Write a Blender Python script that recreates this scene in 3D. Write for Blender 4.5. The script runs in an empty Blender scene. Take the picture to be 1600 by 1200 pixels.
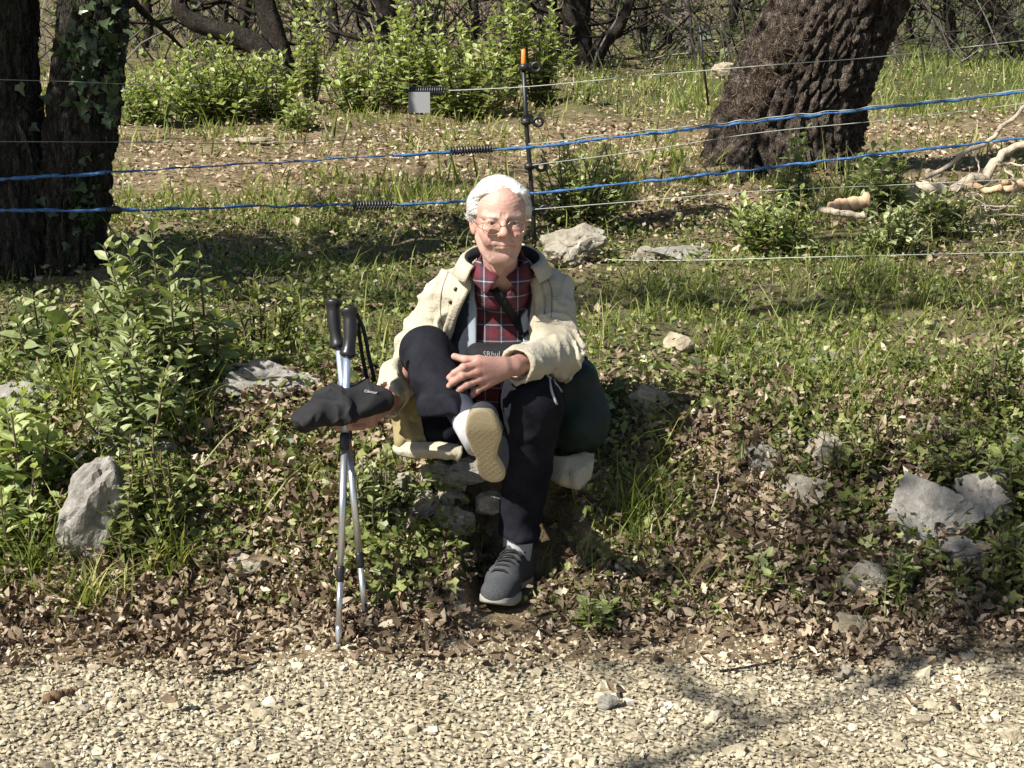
import bpy, math, random
import numpy as np
from mathutils import Vector, Matrix

random.seed(7)
RNG = np.random.default_rng(7)
scene = bpy.context.scene
COL = scene.collection
R = math.radians

# ------------------------------------------------------------------ camera
CAM_H, TILT, FPX = 1.5, R(12.68), 2400.0
cam_d = bpy.data.cameras.new('camera')
cam = bpy.data.objects.new('camera', cam_d)
COL.objects.link(cam)
cam.location = (0, 0, CAM_H)
cam.rotation_euler = (R(90) - TILT, 0, 0)
cam_d.lens = FPX / 1600 * 36
cam_d.sensor_width = 36
cam_d.clip_start = 0.05
cam_d.clip_end = 2000
scene.camera = cam
scene.render.resolution_x, scene.render.resolution_y = 1024, 768

# ------------------------------------------------------------------ sky, sun, exposure
SUN_AZ, SUN_EL = R(52), R(45)          # azimuth measured from straight behind the camera towards the left
S = Vector((-math.sin(SUN_AZ) * math.cos(SUN_EL), -math.cos(SUN_AZ) * math.cos(SUN_EL), math.sin(SUN_EL)))
world = bpy.data.worlds.new('World')
scene.world = world
world.use_nodes = True
wn = world.node_tree.nodes
sky = wn.new('ShaderNodeTexSky')
sky.sky_type = 'NISHITA'
sky.sun_disc = False
sky.sun_elevation = SUN_EL
sky.sun_rotation = math.atan2(S.x, S.y)
bg = wn['Background']
bg.inputs['Strength'].default_value = 0.05
world.node_tree.links.new(sky.outputs[0], bg.inputs['Color'])
sun_d = bpy.data.lights.new('sun', 'SUN')
sun_d.energy = 5.0
sun_d.angle = R(0.5)
sun_d.color = (1.0, 0.95, 0.86)
sun = bpy.data.objects.new('sun', sun_d)
COL.objects.link(sun)
sun.rotation_euler = (-S).to_track_quat('-Z', 'Y').to_euler()
vs = scene.view_settings
vs.view_transform = 'Standard'
vs.look = 'None'
vs.gamma = 1
vs.use_curve_mapping = False
vs.exposure = 0.96

# ------------------------------------------------------------------ pixel <-> world helpers
FWD = np.array([0, math.cos(TILT), -math.sin(TILT)])
UP = np.array([0, math.sin(TILT), math.cos(TILT)])
RT = np.array([1.0, 0, 0])
C0 = np.array([0, 0, CAM_H])


def W(px, py, Y):
    """point on the photograph's ray through (px, py) whose world y is Y"""
    d = FWD + RT * ((px - 800) / FPX) + UP * (-(py - 600) / FPX)
    return C0 + d * (Y / d[1])


def proj(P):
    q = P - C0
    z = q @ FWD
    z = np.maximum(z, 0.05)
    return 800 + FPX * (q @ RT) / z, 600 - FPX * (q @ UP) / z


# ------------------------------------------------------------------ noise
def _hash(ix, iy, iz, seed):
    h = (ix.astype(np.int64) * 374761393 + iy.astype(np.int64) * 668265263 + iz.astype(np.int64) * 2147483647 + seed * 974711) & 0xffffffff
    h = ((h ^ (h >> 13)) * 1274126177) & 0xffffffff
    h = ((h ^ (h >> 16)) * 2246822519) & 0xffffffff
    return ((h ^ (h >> 15)) & 0xffffff) / 16777216.0


def vnoise(x, y, z=None, seed=0):
    x = np.asarray(x, float); y = np.asarray(y, float)
    z = np.zeros_like(x) if z is None else np.asarray(z, float)
    x, y, z = np.broadcast_arrays(x, y, z)
    ix, iy, iz = np.floor(x), np.floor(y), np.floor(z)
    fx, fy, fz = x - ix, y - iy, z - iz
    fx = fx * fx * (3 - 2 * fx); fy = fy * fy * (3 - 2 * fy); fz = fz * fz * (3 - 2 * fz)
    r = 0
    for a in (0, 1):
        wx = fx if a else 1 - fx
        for b in (0, 1):
            wy = fy if b else 1 - fy
            for c in (0, 1):
                wz = fz if c else 1 - fz
                r = r + _hash(ix + a, iy + b, iz + c, seed) * wx * wy * wz
    return r * 2 - 1


def fbm(x, y, z=None, seed=0, oct=4, gain=.5):
    r = 0; a = 1.0; f = 1.0
    for o in range(oct):
        r = r + a * vnoise(np.asarray(x) * f, np.asarray(y) * f, None if z is None else np.asarray(z) * f, seed + o * 17)
        a *= gain; f *= 2.03
    return r


def worley(x, y, z, seed=0):
    """distance to nearest and second nearest feature point, and a random number of the nearest cell"""
    x, y, z = np.broadcast_arrays(np.asarray(x, float), np.asarray(y, float), np.asarray(z, float))
    ix, iy, iz = np.floor(x), np.floor(y), np.floor(z)
    f1 = np.full(x.shape, 9.0); f2 = np.full(x.shape, 9.0); cid = np.zeros(x.shape)
    for a in (-1, 0, 1):
        for b in (-1, 0, 1):
            for c in (-1, 0, 1):
                jx, jy, jz = ix + a, iy + b, iz + c
                d = np.sqrt((jx + _hash(jx, jy, jz, seed) - x) ** 2 + (jy + _hash(jx, jy, jz, seed + 1) - y) ** 2 + (jz + _hash(jx, jy, jz, seed + 2) - z) ** 2)
                m = d < f1
                f2 = np.where(m, f1, np.minimum(f2, d)); cid = np.where(m, _hash(jx, jy, jz, seed + 3), cid); f1 = np.where(m, d, f1)
    return f1, f2, cid


# ------------------------------------------------------------------ object helpers
def mesh_data(name, V, F, attrs=None, smooth=False, mat=None, mat_idx=None):
    """V (N,3); F an index array (M,k) or a list of such arrays"""
    V = np.ascontiguousarray(V, dtype=np.float32)
    Fs = F if isinstance(F, list) else [F]
    Fs = [np.asarray(f, dtype=np.int32) for f in Fs if len(f)]
    me = bpy.data.meshes.new(name)
    me.vertices.add(len(V))
    me.vertices.foreach_set('co', V.ravel())
    nl = sum(f.size for f in Fs); npol = sum(len(f) for f in Fs)
    me.loops.add(nl); me.polygons.add(npol)
    me.loops.foreach_set('vertex_index', np.concatenate([f.ravel() for f in Fs]))
    tot = np.concatenate([np.full(len(f), f.shape[1], np.int32) for f in Fs])
    st = np.concatenate([[0], np.cumsum(tot)[:-1]]).astype(np.int32)
    me.polygons.foreach_set('loop_start', st)
    me.polygons.foreach_set('use_smooth', np.full(npol, smooth, bool))
    for k, a in (attrs or {}).items():
        a = np.asarray(a, np.float32)
        if a.ndim == 1:
            at = me.attributes.new(k, 'FLOAT', 'POINT'); at.data.foreach_set('value', a)
        else:
            if a.shape[1] == 3:
                a = np.concatenate([a, np.ones((len(a), 1), np.float32)], 1)
            at = me.attributes.new(k, 'FLOAT_COLOR', 'POINT'); at.data.foreach_set('color', a.ravel())
    if mat is not None:
        for m in (mat if isinstance(mat, (list, tuple)) else [mat]):
            me.materials.append(m)
    if mat_idx is not None:
        me.polygons.foreach_set('material_index', np.asarray(mat_idx, np.int32))
    me.update(calc_edges=True)
    return me


def link(name, me, parent=None):
    o = bpy.data.objects.new(name, me)
    COL.objects.link(o)
    if parent is not None:
        o.parent = parent
    return o


def mk(name, V, F, mat=None, parent=None, smooth=False, attrs=None, mat_idx=None):
    V = np.asarray(V, float)
    if parent is not None:
        V = V - np.array(parent.matrix_basis.translation)
    return link(name, mesh_data(name, V, F, attrs, smooth, mat, mat_idx), parent)


def empty(name, loc):
    o = bpy.data.objects.new(name, None)
    COL.objects.link(o)
    o.empty_display_size = .05
    o.location = Vector([float(c) for c in loc])
    return o


def tag(o, label=None, cat=None, group=None, kind=None):
    for k, v in (('label', label), ('category', cat), ('group', group), ('kind', kind)):
        if v:
            o[k] = v
    return o


class MB:
    """mesh buffer: collects arrays of vertices and faces"""
    def __init__(s):
        s.V = []; s.F = {}; s.A = []; s.n = 0

    def add(s, V, F, a=0.0):
        V = np.asarray(V, float).reshape(-1, 3)
        for f in (F if isinstance(F, list) else [F]):
            f = np.asarray(f, int)
            if len(f):
                s.F.setdefault(f.shape[1], []).append(f + s.n)
        s.V.append(V)
        s.A.append(np.broadcast_to(np.asarray(a, float), (len(V),)))
        s.n += len(V)
        return s

    def build(s, name, mat, parent=None, smooth=False):
        return mk(name, np.concatenate(s.V), [np.concatenate(f) for f in s.F.values()], mat, parent, smooth, {'rnd': np.concatenate(s.A)})


def scatter(T, F, pos, rot, scl):
    """template T (k,3) with faces F copied to N places; rot (N,3,3), scl (N,) or (N,3)"""
    N, k = len(pos), len(T)
    scl = np.asarray(scl, float)
    if scl.ndim == 1:
        scl = scl[:, None]
    X = T[None] * scl[:, None, :]
    X = np.einsum('nij,nkj->nki', rot, X) + pos[:, None]
    Fs = []
    for f in (F if isinstance(F, list) else [F]):
        f = np.asarray(f, int)
        Fs.append((f[None] + (np.arange(N) * k)[:, None, None]).reshape(-1, f.shape[1]))
    return X.reshape(-1, 3), Fs


def rotz(a):
    c, s = np.cos(a), np.sin(a); o = np.zeros_like(a); i = np.ones_like(a)
    return np.stack([np.stack([c, -s, o], -1), np.stack([s, c, o], -1), np.stack([o, o, i], -1)], -2)


def rotx(a):
    c, s = np.cos(a), np.sin(a); o = np.zeros_like(a); i = np.ones_like(a)
    return np.stack([np.stack([i, o, o], -1), np.stack([o, c, -s], -1), np.stack([o, s, c], -1)], -2)


def roty(a):
    c, s = np.cos(a), np.sin(a); o = np.zeros_like(a); i = np.ones_like(a)
    return np.stack([np.stack([c, o, s], -1), np.stack([o, i, o], -1), np.stack([-s, o, c], -1)], -2)


def frames(D, roll=None):
    """rotation matrices whose X axis is D (N,3), with Z as upright as can be"""
    D = D / np.linalg.norm(D, axis=1, keepdims=True)
    up = np.tile(np.array([0, 0, 1.0]), (len(D), 1))
    up[np.abs(D[:, 2]) > .98] = (0, 1, 0)
    Yv = np.cross(up, D); Yv /= np.linalg.norm(Yv, axis=1, keepdims=True)
    Zv = np.cross(D, Yv)
    M = np.stack([D, Yv, Zv], -1)
    if roll is not None:
        M = M @ rotx(roll)
    return M


def tube(pts, rad, n=6, cap=True):
    """tube along a polyline; returns V, [quads, tris]"""
    pts = np.asarray(pts, float); m = len(pts)
    rad = np.broadcast_to(np.asarray(rad, float), (m,))
    T = np.gradient(pts, axis=0); T /= np.linalg.norm(T, axis=1, keepdims=True) + 1e-9
    ref = np.array([0, 0, 1.0]) if abs(T[0, 2]) < .9 else np.array([1.0, 0, 0])
    N = np.cross(T[0], ref); N /= np.linalg.norm(N)
    Ns = []
    for t in T:
        N = N - t * (N @ t); N /= np.linalg.norm(N) + 1e-9
        Ns.append(N)
    Ns = np.array(Ns); B = np.cross(T, Ns)
    a = np.linspace(0, 2 * np.pi, n, endpoint=False)
    V = pts[:, None] + rad[:, None, None] * (np.cos(a)[None, :, None] * Ns[:, None] + np.sin(a)[None, :, None] * B[:, None])
    V = V.reshape(-1, 3)
    i = np.arange(m - 1)[:, None] * n; j = np.arange(n)[None]; k = (j + 1) % n
    Q = np.stack([i + j, i + k, i + n + k, i + n + j], -1).reshape(-1, 4)
    Fs = [Q]
    if cap:
        V = np.concatenate([V, pts[:1], pts[-1:]]); c0, c1 = m * n, m * n + 1
        jj = np.arange(n); kk = (jj + 1) % n
        Fs.append(np.concatenate([np.stack([kk, jj, np.full(n, c0)], -1), np.stack([(m - 1) * n + jj, (m - 1) * n + kk, np.full(n, c1)], -1)]))
    return V, Fs


def smooth_path(P, n):
    """Catmull-Rom resampling of a polyline to n points"""
    P = np.asarray(P, float)
    d = np.concatenate([[0], np.cumsum(np.linalg.norm(np.diff(P[:, :3], axis=0), axis=1))])
    t = np.linspace(0, d[-1], n)
    out = []
    Q = np.concatenate([[2 * P[0] - P[1]], P, [2 * P[-1] - P[-2]]])
    for x in t:
        i = min(max(np.searchsorted(d, x, side='right') - 1, 0), len(P) - 2)
        u = (x - d[i]) / (d[i + 1] - d[i] + 1e-12)
        a, b, c, e = Q[i], Q[i + 1], Q[i + 2], Q[i + 3]
        out.append(.5 * (2 * b + (c - a) * u + (2 * a - 5 * b + 4 * c - e) * u * u + (3 * b - a - 3 * c + e) * u ** 3))
    return np.array(out)


# ------------------------------------------------------------------ materials
class NT:
    def __init__(s, name):
        s.m = bpy.data.materials.new(name); s.m.use_nodes = True
        s.t = s.m.node_tree; s.n = s.t.nodes; s.b = s.n['Principled BSDF']; s.out = s.n['Material Output']

    def new(s, typ, **kw):
        n = s.n.new(typ)
        for k, v in kw.items():
            if k.startswith('i_'):
                n.inputs[k[2:].replace('_', ' ')].default_value = v
            else:
                setattr(n, k, v)
        return n

    def l(s, a, b):
        s.t.links.new(a, b)

    def ramp(s, src, stops, interp='LINEAR'):
        r = s.new('ShaderNodeValToRGB'); r.color_ramp.interpolation = interp
        e = r.color_ramp.elements
        while len(e) < len(stops):
            e.new(.5)
        for el, (p, c) in zip(e, stops):
            el.position = p; el.color = (*c, 1)
        s.l(src, r.inputs[0]); return r.outputs[0]

    def noise(s, scale, detail=4, rough=.6, vec=None, dist=0):
        n = s.new('ShaderNodeTexNoise'); n.inputs['Scale'].default_value = scale; n.inputs['Detail'].default_value = detail
        n.inputs['Roughness'].default_value = rough; n.inputs['Distortion'].default_value = dist
        if vec is not None: s.l(vec, n.inputs['Vector'])
        return n.outputs['Fac']

    def coords(s, scale=(1, 1, 1), kind='Object'):
        tc = s.new('ShaderNodeTexCoord'); mp = s.new('ShaderNodeMapping'); mp.inputs['Scale'].default_value = scale
        s.l(tc.outputs[kind], mp.inputs[0]); return mp.outputs[0]

    def attr(s, name='rnd', col=False):
        a = s.new('ShaderNodeAttribute'); a.attribute_name = name
        return a.outputs['Color' if col else 'Fac']

    def mix(s, f, a, b, mode='MIX'):
        n = s.new('ShaderNodeMix', data_type='RGBA', blend_type=mode)
        for q, v in ((0, f), (6, a), (7, b)):
            if hasattr(v, 'is_linked'): s.l(v, n.inputs[q])
            else: n.inputs[q].default_value = v if q == 0 else (*v, 1)
        return n.outputs[2]

    def math(s, op, a, b=None):
        n = s.new('ShaderNodeMath', operation=op)
        for i, v in enumerate((a, b)):
            if v is None: continue
            if hasattr(v, 'is_linked'): s.l(v, n.inputs[i])
            else: n.inputs[i].default_value = v
        return n.outputs[0]

    def bump(s, h, strength=.4, dist=.01):
        b = s.new('ShaderNodeBump'); b.inputs['Strength'].default_value = strength; b.inputs['Distance'].default_value = dist
        s.l(h, b.inputs['Height']); s.l(b.outputs[0], s.b.inputs['Normal']); return b

    def base(s, c):
        if hasattr(c, 'is_linked'): s.l(c, s.b.inputs['Base Color'])
        else: s.b.inputs['Base Color'].default_value = (*c, 1)
        return s

    def set(s, **kw):
        for k, v in kw.items():
            s.b.inputs[k.replace('_', ' ')].default_value = v
        return s


def plain(name, c, rough=.6, spec=.4, metal=0.0, bump=None):
    t = NT(name); t.base(c).set(Roughness=rough, Metallic=metal)
    t.b.inputs['Specular IOR Level'].default_value = spec
    if bump:
        t.bump(t.noise(bump[0], 3, vec=t.coords()), bump[1], bump[2])
    return t.m


def leafy(name, stops, trans=.35, rough=.5, spec=.4, warm=(1.0, 1.05, .45)):
    """leaf material: colour by the leaf's own random number, some light shines through"""
    t = NT(name)
    c = t.ramp(t.attr(), stops)
    v = t.mix(.35, c, t.ramp(t.noise(60, 2, vec=t.coords()), [(.3, (.5, .5, .5)), (.7, (1.1, 1.1, 1.1))]), 'MULTIPLY')
    t.base(v).set(Roughness=rough)
    t.b.inputs['Specular IOR Level'].default_value = spec
    tr = t.new('ShaderNodeBsdfTranslucent')
    t.l(t.mix(1, v, warm, 'MULTIPLY'), tr.inputs[0])
    mx = t.new('ShaderNodeMixShader'); mx.inputs[0].default_value = trans
    t.l(t.b.outputs[0], mx.inputs[1]); t.l(tr.outputs[0], mx.inputs[2]); t.l(mx.outputs[0], t.out.inputs[0])
    return t.m


def stone_mat(name, a, b, c, scale=6):
    t = NT(name)
    v = t.coords()
    n1 = t.noise(scale, 6, .65, v, .6)
    col = t.ramp(n1, [(.28, a), (.5, b), (.72, c)])
    n2 = t.noise(scale * 7, 5, .7, v)
    col = t.mix(.55, col, t.ramp(n2, [(.3, (.42, .4, .38)), (.62, (1.05, 1.05, 1.05))]), 'MULTIPLY')
    n3 = t.noise(scale * 2.3, 3, .5, v)
    col = t.mix(t.ramp(n3, [(.58, (0, 0, 0)), (.68, (.55, .55, .55))]), col, (.10, .10, .085))
    t.base(col).set(Roughness=.9)
    t.b.inputs['Specular IOR Level'].default_value = .2
    t.bump(t.math('ADD', n2, n1), .6, .012)
    return t.m


def bark_mat(name, dark, mid, light, vs=9, hs=45, moss=None, relief=.9):
    t = NT(name)
    v = t.coords((hs / 10, hs / 10, vs / 10))
    n = t.noise(7, 6, .7, v, .8)
    col = t.ramp(n, [(.3, dark), (.5, mid), (.72, light)])
    if moss:
        col = t.mix(t.ramp(t.noise(2.2, 4, .6, t.coords()), [(.5, (0, 0, 0)), (.62, (.7, .7, .7))]), col, moss)
    t.base(col).set(Roughness=.95)
    t.b.inputs['Specular IOR Level'].default_value = .15
    vo = t.new('ShaderNodeTexVoronoi', feature='DISTANCE_TO_EDGE'); vo.inputs['Scale'].default_value = 5
    wv = t.new('ShaderNodeVectorMath', operation='ADD'); nz = t.new('ShaderNodeTexNoise'); nz.inputs['Scale'].default_value = 9
    t.l(t.coords((hs / 10, hs / 10, vs / 10)), nz.inputs['Vector']); t.l(nz.outputs['Color'], wv.inputs[0]); t.l(v, wv.inputs[1])
    t.l(wv.outputs[0], vo.inputs['Vector'])
    cr = t.math('MINIMUM', t.math('MULTIPLY', vo.outputs['Distance'], 4.0), 1.0)
    t.bump(t.math('ADD', t.math('MULTIPLY', n, .6), cr), relief, .022)
    return t.m


M = {}
# ------------------------------------------------------------------ terrain
_py = np.array([-40, 3.55, 3.72, 3.9, 4.05, 4.2, 4.45, 4.8, 6, 8, 10, 13, 17, 22, 28, 45, 70, 140, 400.])
_pz = np.array([0, 0, .015, .07, .15, .25, .37, .44, .48, .51, .57, .76, 1.03, 1.25, 1.52, 2.75, 4.6, 8, 20.])
_yy = np.arange(-40, 400, .02)
_zz = np.convolve(np.pad(np.interp(_yy, _py, _pz), 5, 'edge'), np.ones(11) / 11, 'valid')


def H(x, y):
    x = np.asarray(x, float); y = np.asarray(y, float)
    yw = y + .07 * vnoise(x * 1.3, y * 0, seed=3) * ((y > 3.2) & (y < 6)) + .03 * vnoise(x * 4, y * .7, seed=4) * ((y > 3.3) & (y < 5))
    z = np.interp(yw, _yy, _zz)
    a = np.clip((y - 3.6) / .5, 0, 1)
    z = z + a * (.035 * fbm(x * 3, y * 3, seed=5, oct=3) + .05 * np.clip((y - 5) / 4, 0, 1) * fbm(x * .6, y * .6, seed=8, oct=3))
    z = z + (1 - a) * .012 * fbm(x * 1.2, y * 1.2, seed=9, oct=2)
    # the seat ledge under the sitter
    sx = np.clip(1 - ((x + .06) / .36) ** 4, 0, 1)
    led = np.interp(y, [3.9, 4.12, 4.17, 4.26, 4.6, 4.9], [0, .03, .24, .365, .375, 0])
    z = np.maximum(z, led * sx)
    # trodden hollow where his foot stands
    hol = np.clip(1.6 - ((x - .02) / .17) ** 2 * 1.6, 0, 1)
    z = z * (1 - hol) + hol * np.minimum(z, np.interp(y, [3.6, 3.8, 4.10, 4.2, 4.3], [.0, .018, .022, .22, 1.0]))
    # root mound of the big leaning tree and the low hump left of it
    z = z + .20 * np.exp(-(((x - 1.62) / .75) ** 2 + ((y - 10.2) / .8) ** 2))
    z = z + .05 * np.exp(-(((x - 1.05) / .5) ** 2 + ((y - 9.3) / .6) ** 2))
    z = z + .10 * np.exp(-(((x + 1.62) / .45) ** 2 + ((y - 6.35) / .5) ** 2))
    return z


def G(px, py):
    """where the photograph's ray through (px, py) meets the ground"""
    d = FWD + RT * ((px - 800) / FPX) + UP * (-(py - 600) / FPX)
    t = np.concatenate([np.arange(2, 12, .02), np.arange(12, 80, .1)])
    P = C0 + d * t[:, None]
    b = np.nonzero(P[:, 2] < H(P[:, 0], P[:, 1]))[0]
    return P[b[0]] if len(b) else P[-1]


# control points in the photograph: how much grass, herbs and dead leaves cover the ground there
CP = np.array([
    (100, 950, .3, .3, .8), (300, 950, .1, .15, 1), (500, 950, .05, .2, 1), (700, 930, .05, .2, 1), (1000, 930, .1, .15, 1), (1250, 900, .05, .2, 1), (1500, 930, .05, .2, 1),
    (60, 850, .5, .7, .4), (250, 880, .6, .4, .5), (450, 880, .1, .45, .8), (650, 870, .05, .6, .6), (1000, 800, .3, .4, .4), (1150, 850, .1, .25, 1), (1350, 800, .05, .4, .8), (1560, 850, .1, .9, .3),
    (60, 720, .1, 1, .1), (250, 780, .2, .9, .2), (420, 750, .05, .55, .7), (580, 760, .05, 1, .3), (1080, 700, .1, .3, .8), (1250, 660, .2, .6, .5), (1420, 680, .1, .5, .7), (1580, 680, .2, .9, .2),
    (60, 580, .2, .9, .2), (250, 600, .1, .9, .1), (430, 650, .1, .4, .8), (550, 560, .6, .5, .4), (980, 560, .6, .5, .4), (1200, 540, .8, .4, .35), (1450, 560, .6, .4, .5), (1560, 600, .5, .4, .4),
    (300, 480, .4, .6, .2), (450, 480, .7, .5, .25), (600, 450, .7, .4, .3), (1050, 460, .9, .3, .25), (1300, 450, .9, .3, .25), (1550, 460, .8, .3, .35),
    (300, 380, .5, .4, .4), (500, 400, .6, .4, .4), (680, 380, .6, .3, .4), (1000, 400, .6, .4, .4), (1250, 380, .6, .4, .35), (1500, 400, .6, .2, .5),
    (250, 300, .25, .1, .8), (450, 290, .35, .15, 1), (650, 290, .35, .15, 1), (1050, 310, .1, .1, .9), (1180, 320, .1, .1, .8), (850, 300, .2, .2, .6),
    (250, 230, .30, .04, .8), (450, 230, .25, .04, .9), (650, 220, .22, .04, 1), (950, 220, .15, .1, .8), (1100, 240, .15, .1, .7), (1420, 220, .25, .1, .8), (1560, 210, .3, .2, .7),
    (300, 180, .8, .2, .15), (550, 175, .6, .2, .3), (950, 150, .9, .2, .2), (1080, 140, 1, .3, .1), (1450, 150, 1, .3, .1), (1580, 120, 1, .3, .1),
    *[(x_, 1020, .02, .02, .12) for x_ in (100, 450, 800, 1150, 1500)], *[(x_, 1075, .0, .0, .04) for x_ in (100, 450, 800, 1150, 1500)], *[(x_, 1160, .0, .0, .015) for x_ in (100, 450, 800, 1150, 1500)],
    (680, 770, .0, .12, .25), (700, 820, .0, .15, .3), (640, 800, .02, .4, .25),
    (300, 120, .6, .3, .3), (600, 120, .5, .3, .4), (1000, 90, .6, .3, .4), (1500, 60, .9, .3, .2), (800, 40, .2, .1, .6)])


def cover(P):
    px, py = proj(P)
    num = 0; den = 0
    for c in CP:
        w = 1 / (((px - c[0]) / 1.6) ** 2 + (py - c[1]) ** 2 + 300) ** 1.5
        num = num + w[:, None] * c[2:]; den = den + w
    return num / den[:, None]


def pts_on_ground(n, y0, y1, pad=.35, power=1.0):
    """random ground points in a fan in front of the camera; power 1: even per area"""
    u = RNG.random(n)
    if power == 1:
        y = np.sqrt(y0 ** 2 + u * (y1 ** 2 - y0 ** 2))
    else:                      # thinner with distance
        y = y0 * (y1 / y0) ** u
    x = (RNG.random(n) * 2 - 1) * (.345 * y + pad)
    return np.stack([x, y, H(x, y)], -1)


# ground sheet: dense in front of the camera, wide and coarse beyond
gy = np.concatenate([np.arange(-40, 2, 2.0), np.arange(2, 3.4, .05), np.arange(3.4, 5, .014), np.arange(5, 9, .035), 9 * 1.012 ** np.arange(0, 130), 43 * 1.05 ** np.arange(0, 46)])
gu = np.concatenate([-np.geomspace(60, 1.06, 22), np.linspace(-1, 1, 150), np.geomspace(1.06, 60, 22)])
YY, UU = np.meshgrid(gy, gu, indexing='ij')
XX = UU * (.36 * np.maximum(YY, 3) + .5)
ZZ = H(XX, YY) - .03 * (YY < 3.55)
nr, nc = YY.shape
_i = (np.arange(nr - 1)[:, None] * nc + np.arange(nc - 1)[None]).ravel()
GF = np.stack([_i, _i + 1, _i + nc + 1, _i + nc], -1)
GV = np.stack([XX, YY, ZZ], -1).reshape(-1, 3)
cv = cover(GV)
green = np.clip(cv[:, 0] * .8 + cv[:, 1] * .4 - cv[:, 2] * .5, 0, 1)

t = NT('soil')
v = t.coords()
n1 = t.noise(9, 6, .7, v, .5)
c1 = t.ramp(n1, [(.3, (.075, .055, .034)), (.5, (.225, .172, .107)), (.7, (.40, .325, .215))])
n2 = t.noise(55, 4, .7, v)
c2 = t.ramp(n2, [(.3, (.025, .04, .012)), (.55, (.07, .10, .03)), (.75, (.13, .15, .05))])
c = t.mix(t.attr('green'), c1, c2)
c = t.mix(.6, c, t.ramp(t.noise(130, 3, .7, v), [(.3, (.4, .4, .4)), (.7, (1.15, 1.1, 1.05))]), 'MULTIPLY')
t.base(c).set(Roughness=.95)
t.b.inputs['Specular IOR Level'].default_value = .1
t.bump(t.math('ADD', n1, n2), .9, .02)
M['soil'] = t.m
ground = mk('ground', GV, GF, M['soil'], smooth=True, attrs={'green': green})
tag(ground, kind='structure')

# gravel road: its own sheet, 3 cm above the ground sheet there
ry = np.concatenate([np.arange(-40, 2, 1.0), np.arange(2, 3.75, .03)])
rx = np.concatenate([-np.geomspace(60, 3.1, 24), np.linspace(-3, 3, 80), np.geomspace(3.1, 60, 24)])
YY, XX = np.meshgrid(ry, rx, indexing='ij')
ZZ = H(XX, YY) - .004 - .05 * np.clip((YY - 3.6) / .15, 0, 1)
nr, nc = YY.shape
_i = (np.arange(nr - 1)[:, None] * nc + np.arange(nc - 1)[None]).ravel()
t = NT('road_gravel')
v = t.coords()
vor = t.new('ShaderNodeTexVoronoi'); vor.inputs['Scale'].default_value = 62; t.l(v, vor.inputs['Vector'])
c = t.ramp(vor.outputs['Distance'], [(.0, (.45, .395, .29)), (.55, (.36, .315, .225)), (.9, (.22, .19, .135))])
c = t.mix(.6, c, t.ramp(t.noise(3, 4, .6, v), [(.35, (.6, .58, .55)), (.65, (1, 1, 1))]), 'MULTIPLY')
t.base(c).set(Roughness=.95)
t.b.inputs['Specular IOR Level'].default_value = .1
bm = t.bump(vor.outputs['Distance'], 1.0, .012); bm.invert = True
road = mk('gravel_road', np.stack([XX, YY, ZZ], -1).reshape(-1, 3), np.stack([_i, _i + 1, _i + nc + 1, _i + nc], -1), t.m, smooth=True)
tag(road, kind='structure')


# ------------------------------------------------------------------ gravel
def icosa():
    p = (1 + 5 ** .5) / 2
    V = np.array([(-1, p, 0), (1, p, 0), (-1, -p, 0), (1, -p, 0), (0, -1, p), (0, 1, p), (0, -1, -p), (0, 1, -p), (p, 0, -1), (p, 0, 1), (-p, 0, -1), (-p, 0, 1)], float)
    F = np.array([(0, 11, 5), (0, 5, 1), (0, 1, 7), (0, 7, 10), (0, 10, 11), (1, 5, 9), (5, 11, 4), (11, 10, 2), (10, 7, 6), (7, 1, 8), (3, 9, 4), (3, 4, 2), (3, 2, 6), (3, 6, 8), (3, 8, 9), (4, 9, 5), (2, 4, 11), (6, 2, 10), (8, 6, 7), (9, 8, 1)])
    return V / np.linalg.norm(V[0]), F


def rand_rot(n):
    q = RNG.normal(size=(n, 4)); q /= np.linalg.norm(q, axis=1, keepdims=True)
    w, x, y, z = q.T
    return np.stack([np.stack([1 - 2 * (y * y + z * z), 2 * (x * y - z * w), 2 * (x * z + y * w)], -1),
                     np.stack([2 * (x * y + z * w), 1 - 2 * (x * x + z * z), 2 * (y * z - x * w)], -1),
                     np.stack([2 * (x * z - y * w), 2 * (y * z + x * w), 1 - 2 * (x * x + y * y)], -1)], -2)


IV, IF = icosa()
NG = 16500
gx = (RNG.random(NG) * 2 - 1) * 1.95
gyy = 2.35 + 1.65 * RNG.random(NG) ** .95
keep = RNG.random(NG) < np.clip((3.86 - gyy + .10 * vnoise(gx * 3, gyy * 3, seed=31)) / .30, .0, 1) ** .8
gx, gyy = gx[keep], gyy[keep]; NG = len(gx)
rad = np.clip(.0045 * np.exp(RNG.normal(size=NG) * .48), .0024, .018)
gV = []
X = IV[None] * (1 + .28 * RNG.normal(size=(NG, 12, 1)))
X = np.clip(X, -1.1, .95) * (rad[:, None, None] * np.stack([1 + .35 * RNG.random(NG), .85 + .3 * RNG.random(NG), (.45 + .3 * RNG.random(NG))], -1)[:, None])
Rm = rotz(RNG.random(NG) * 6.28) @ rotx(RNG.normal(size=NG) * .22) @ roty(RNG.normal(size=NG) * .22)
X = np.einsum('nij,nkj->nki', Rm, X) + np.stack([gx, gyy, H(gx, gyy) + rad * .02], -1)[:, None]
t = NT('pebble')
c = t.ramp(t.attr(), [(0, (.17, .15, .11)), (.14, (.32, .28, .20)), (.5, (.47, .42, .305)), (.85, (.56, .505, .375)), (1, (.63, .59, .49))])
c = t.mix(.5, c, t.ramp(t.noise(120, 3, .6, t.coords()), [(.3, (.6, .58, .55)), (.7, (1.1, 1.1, 1.1))]), 'MULTIPLY')
c = t.mix(.55, c, t.ramp(t.noise(2.6, 5, .7, t.coords(), .8), [(.36, (.52, .46, .38)), (.56, (1.05, 1.04, 1.02))]), 'MULTIPLY')
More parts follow.
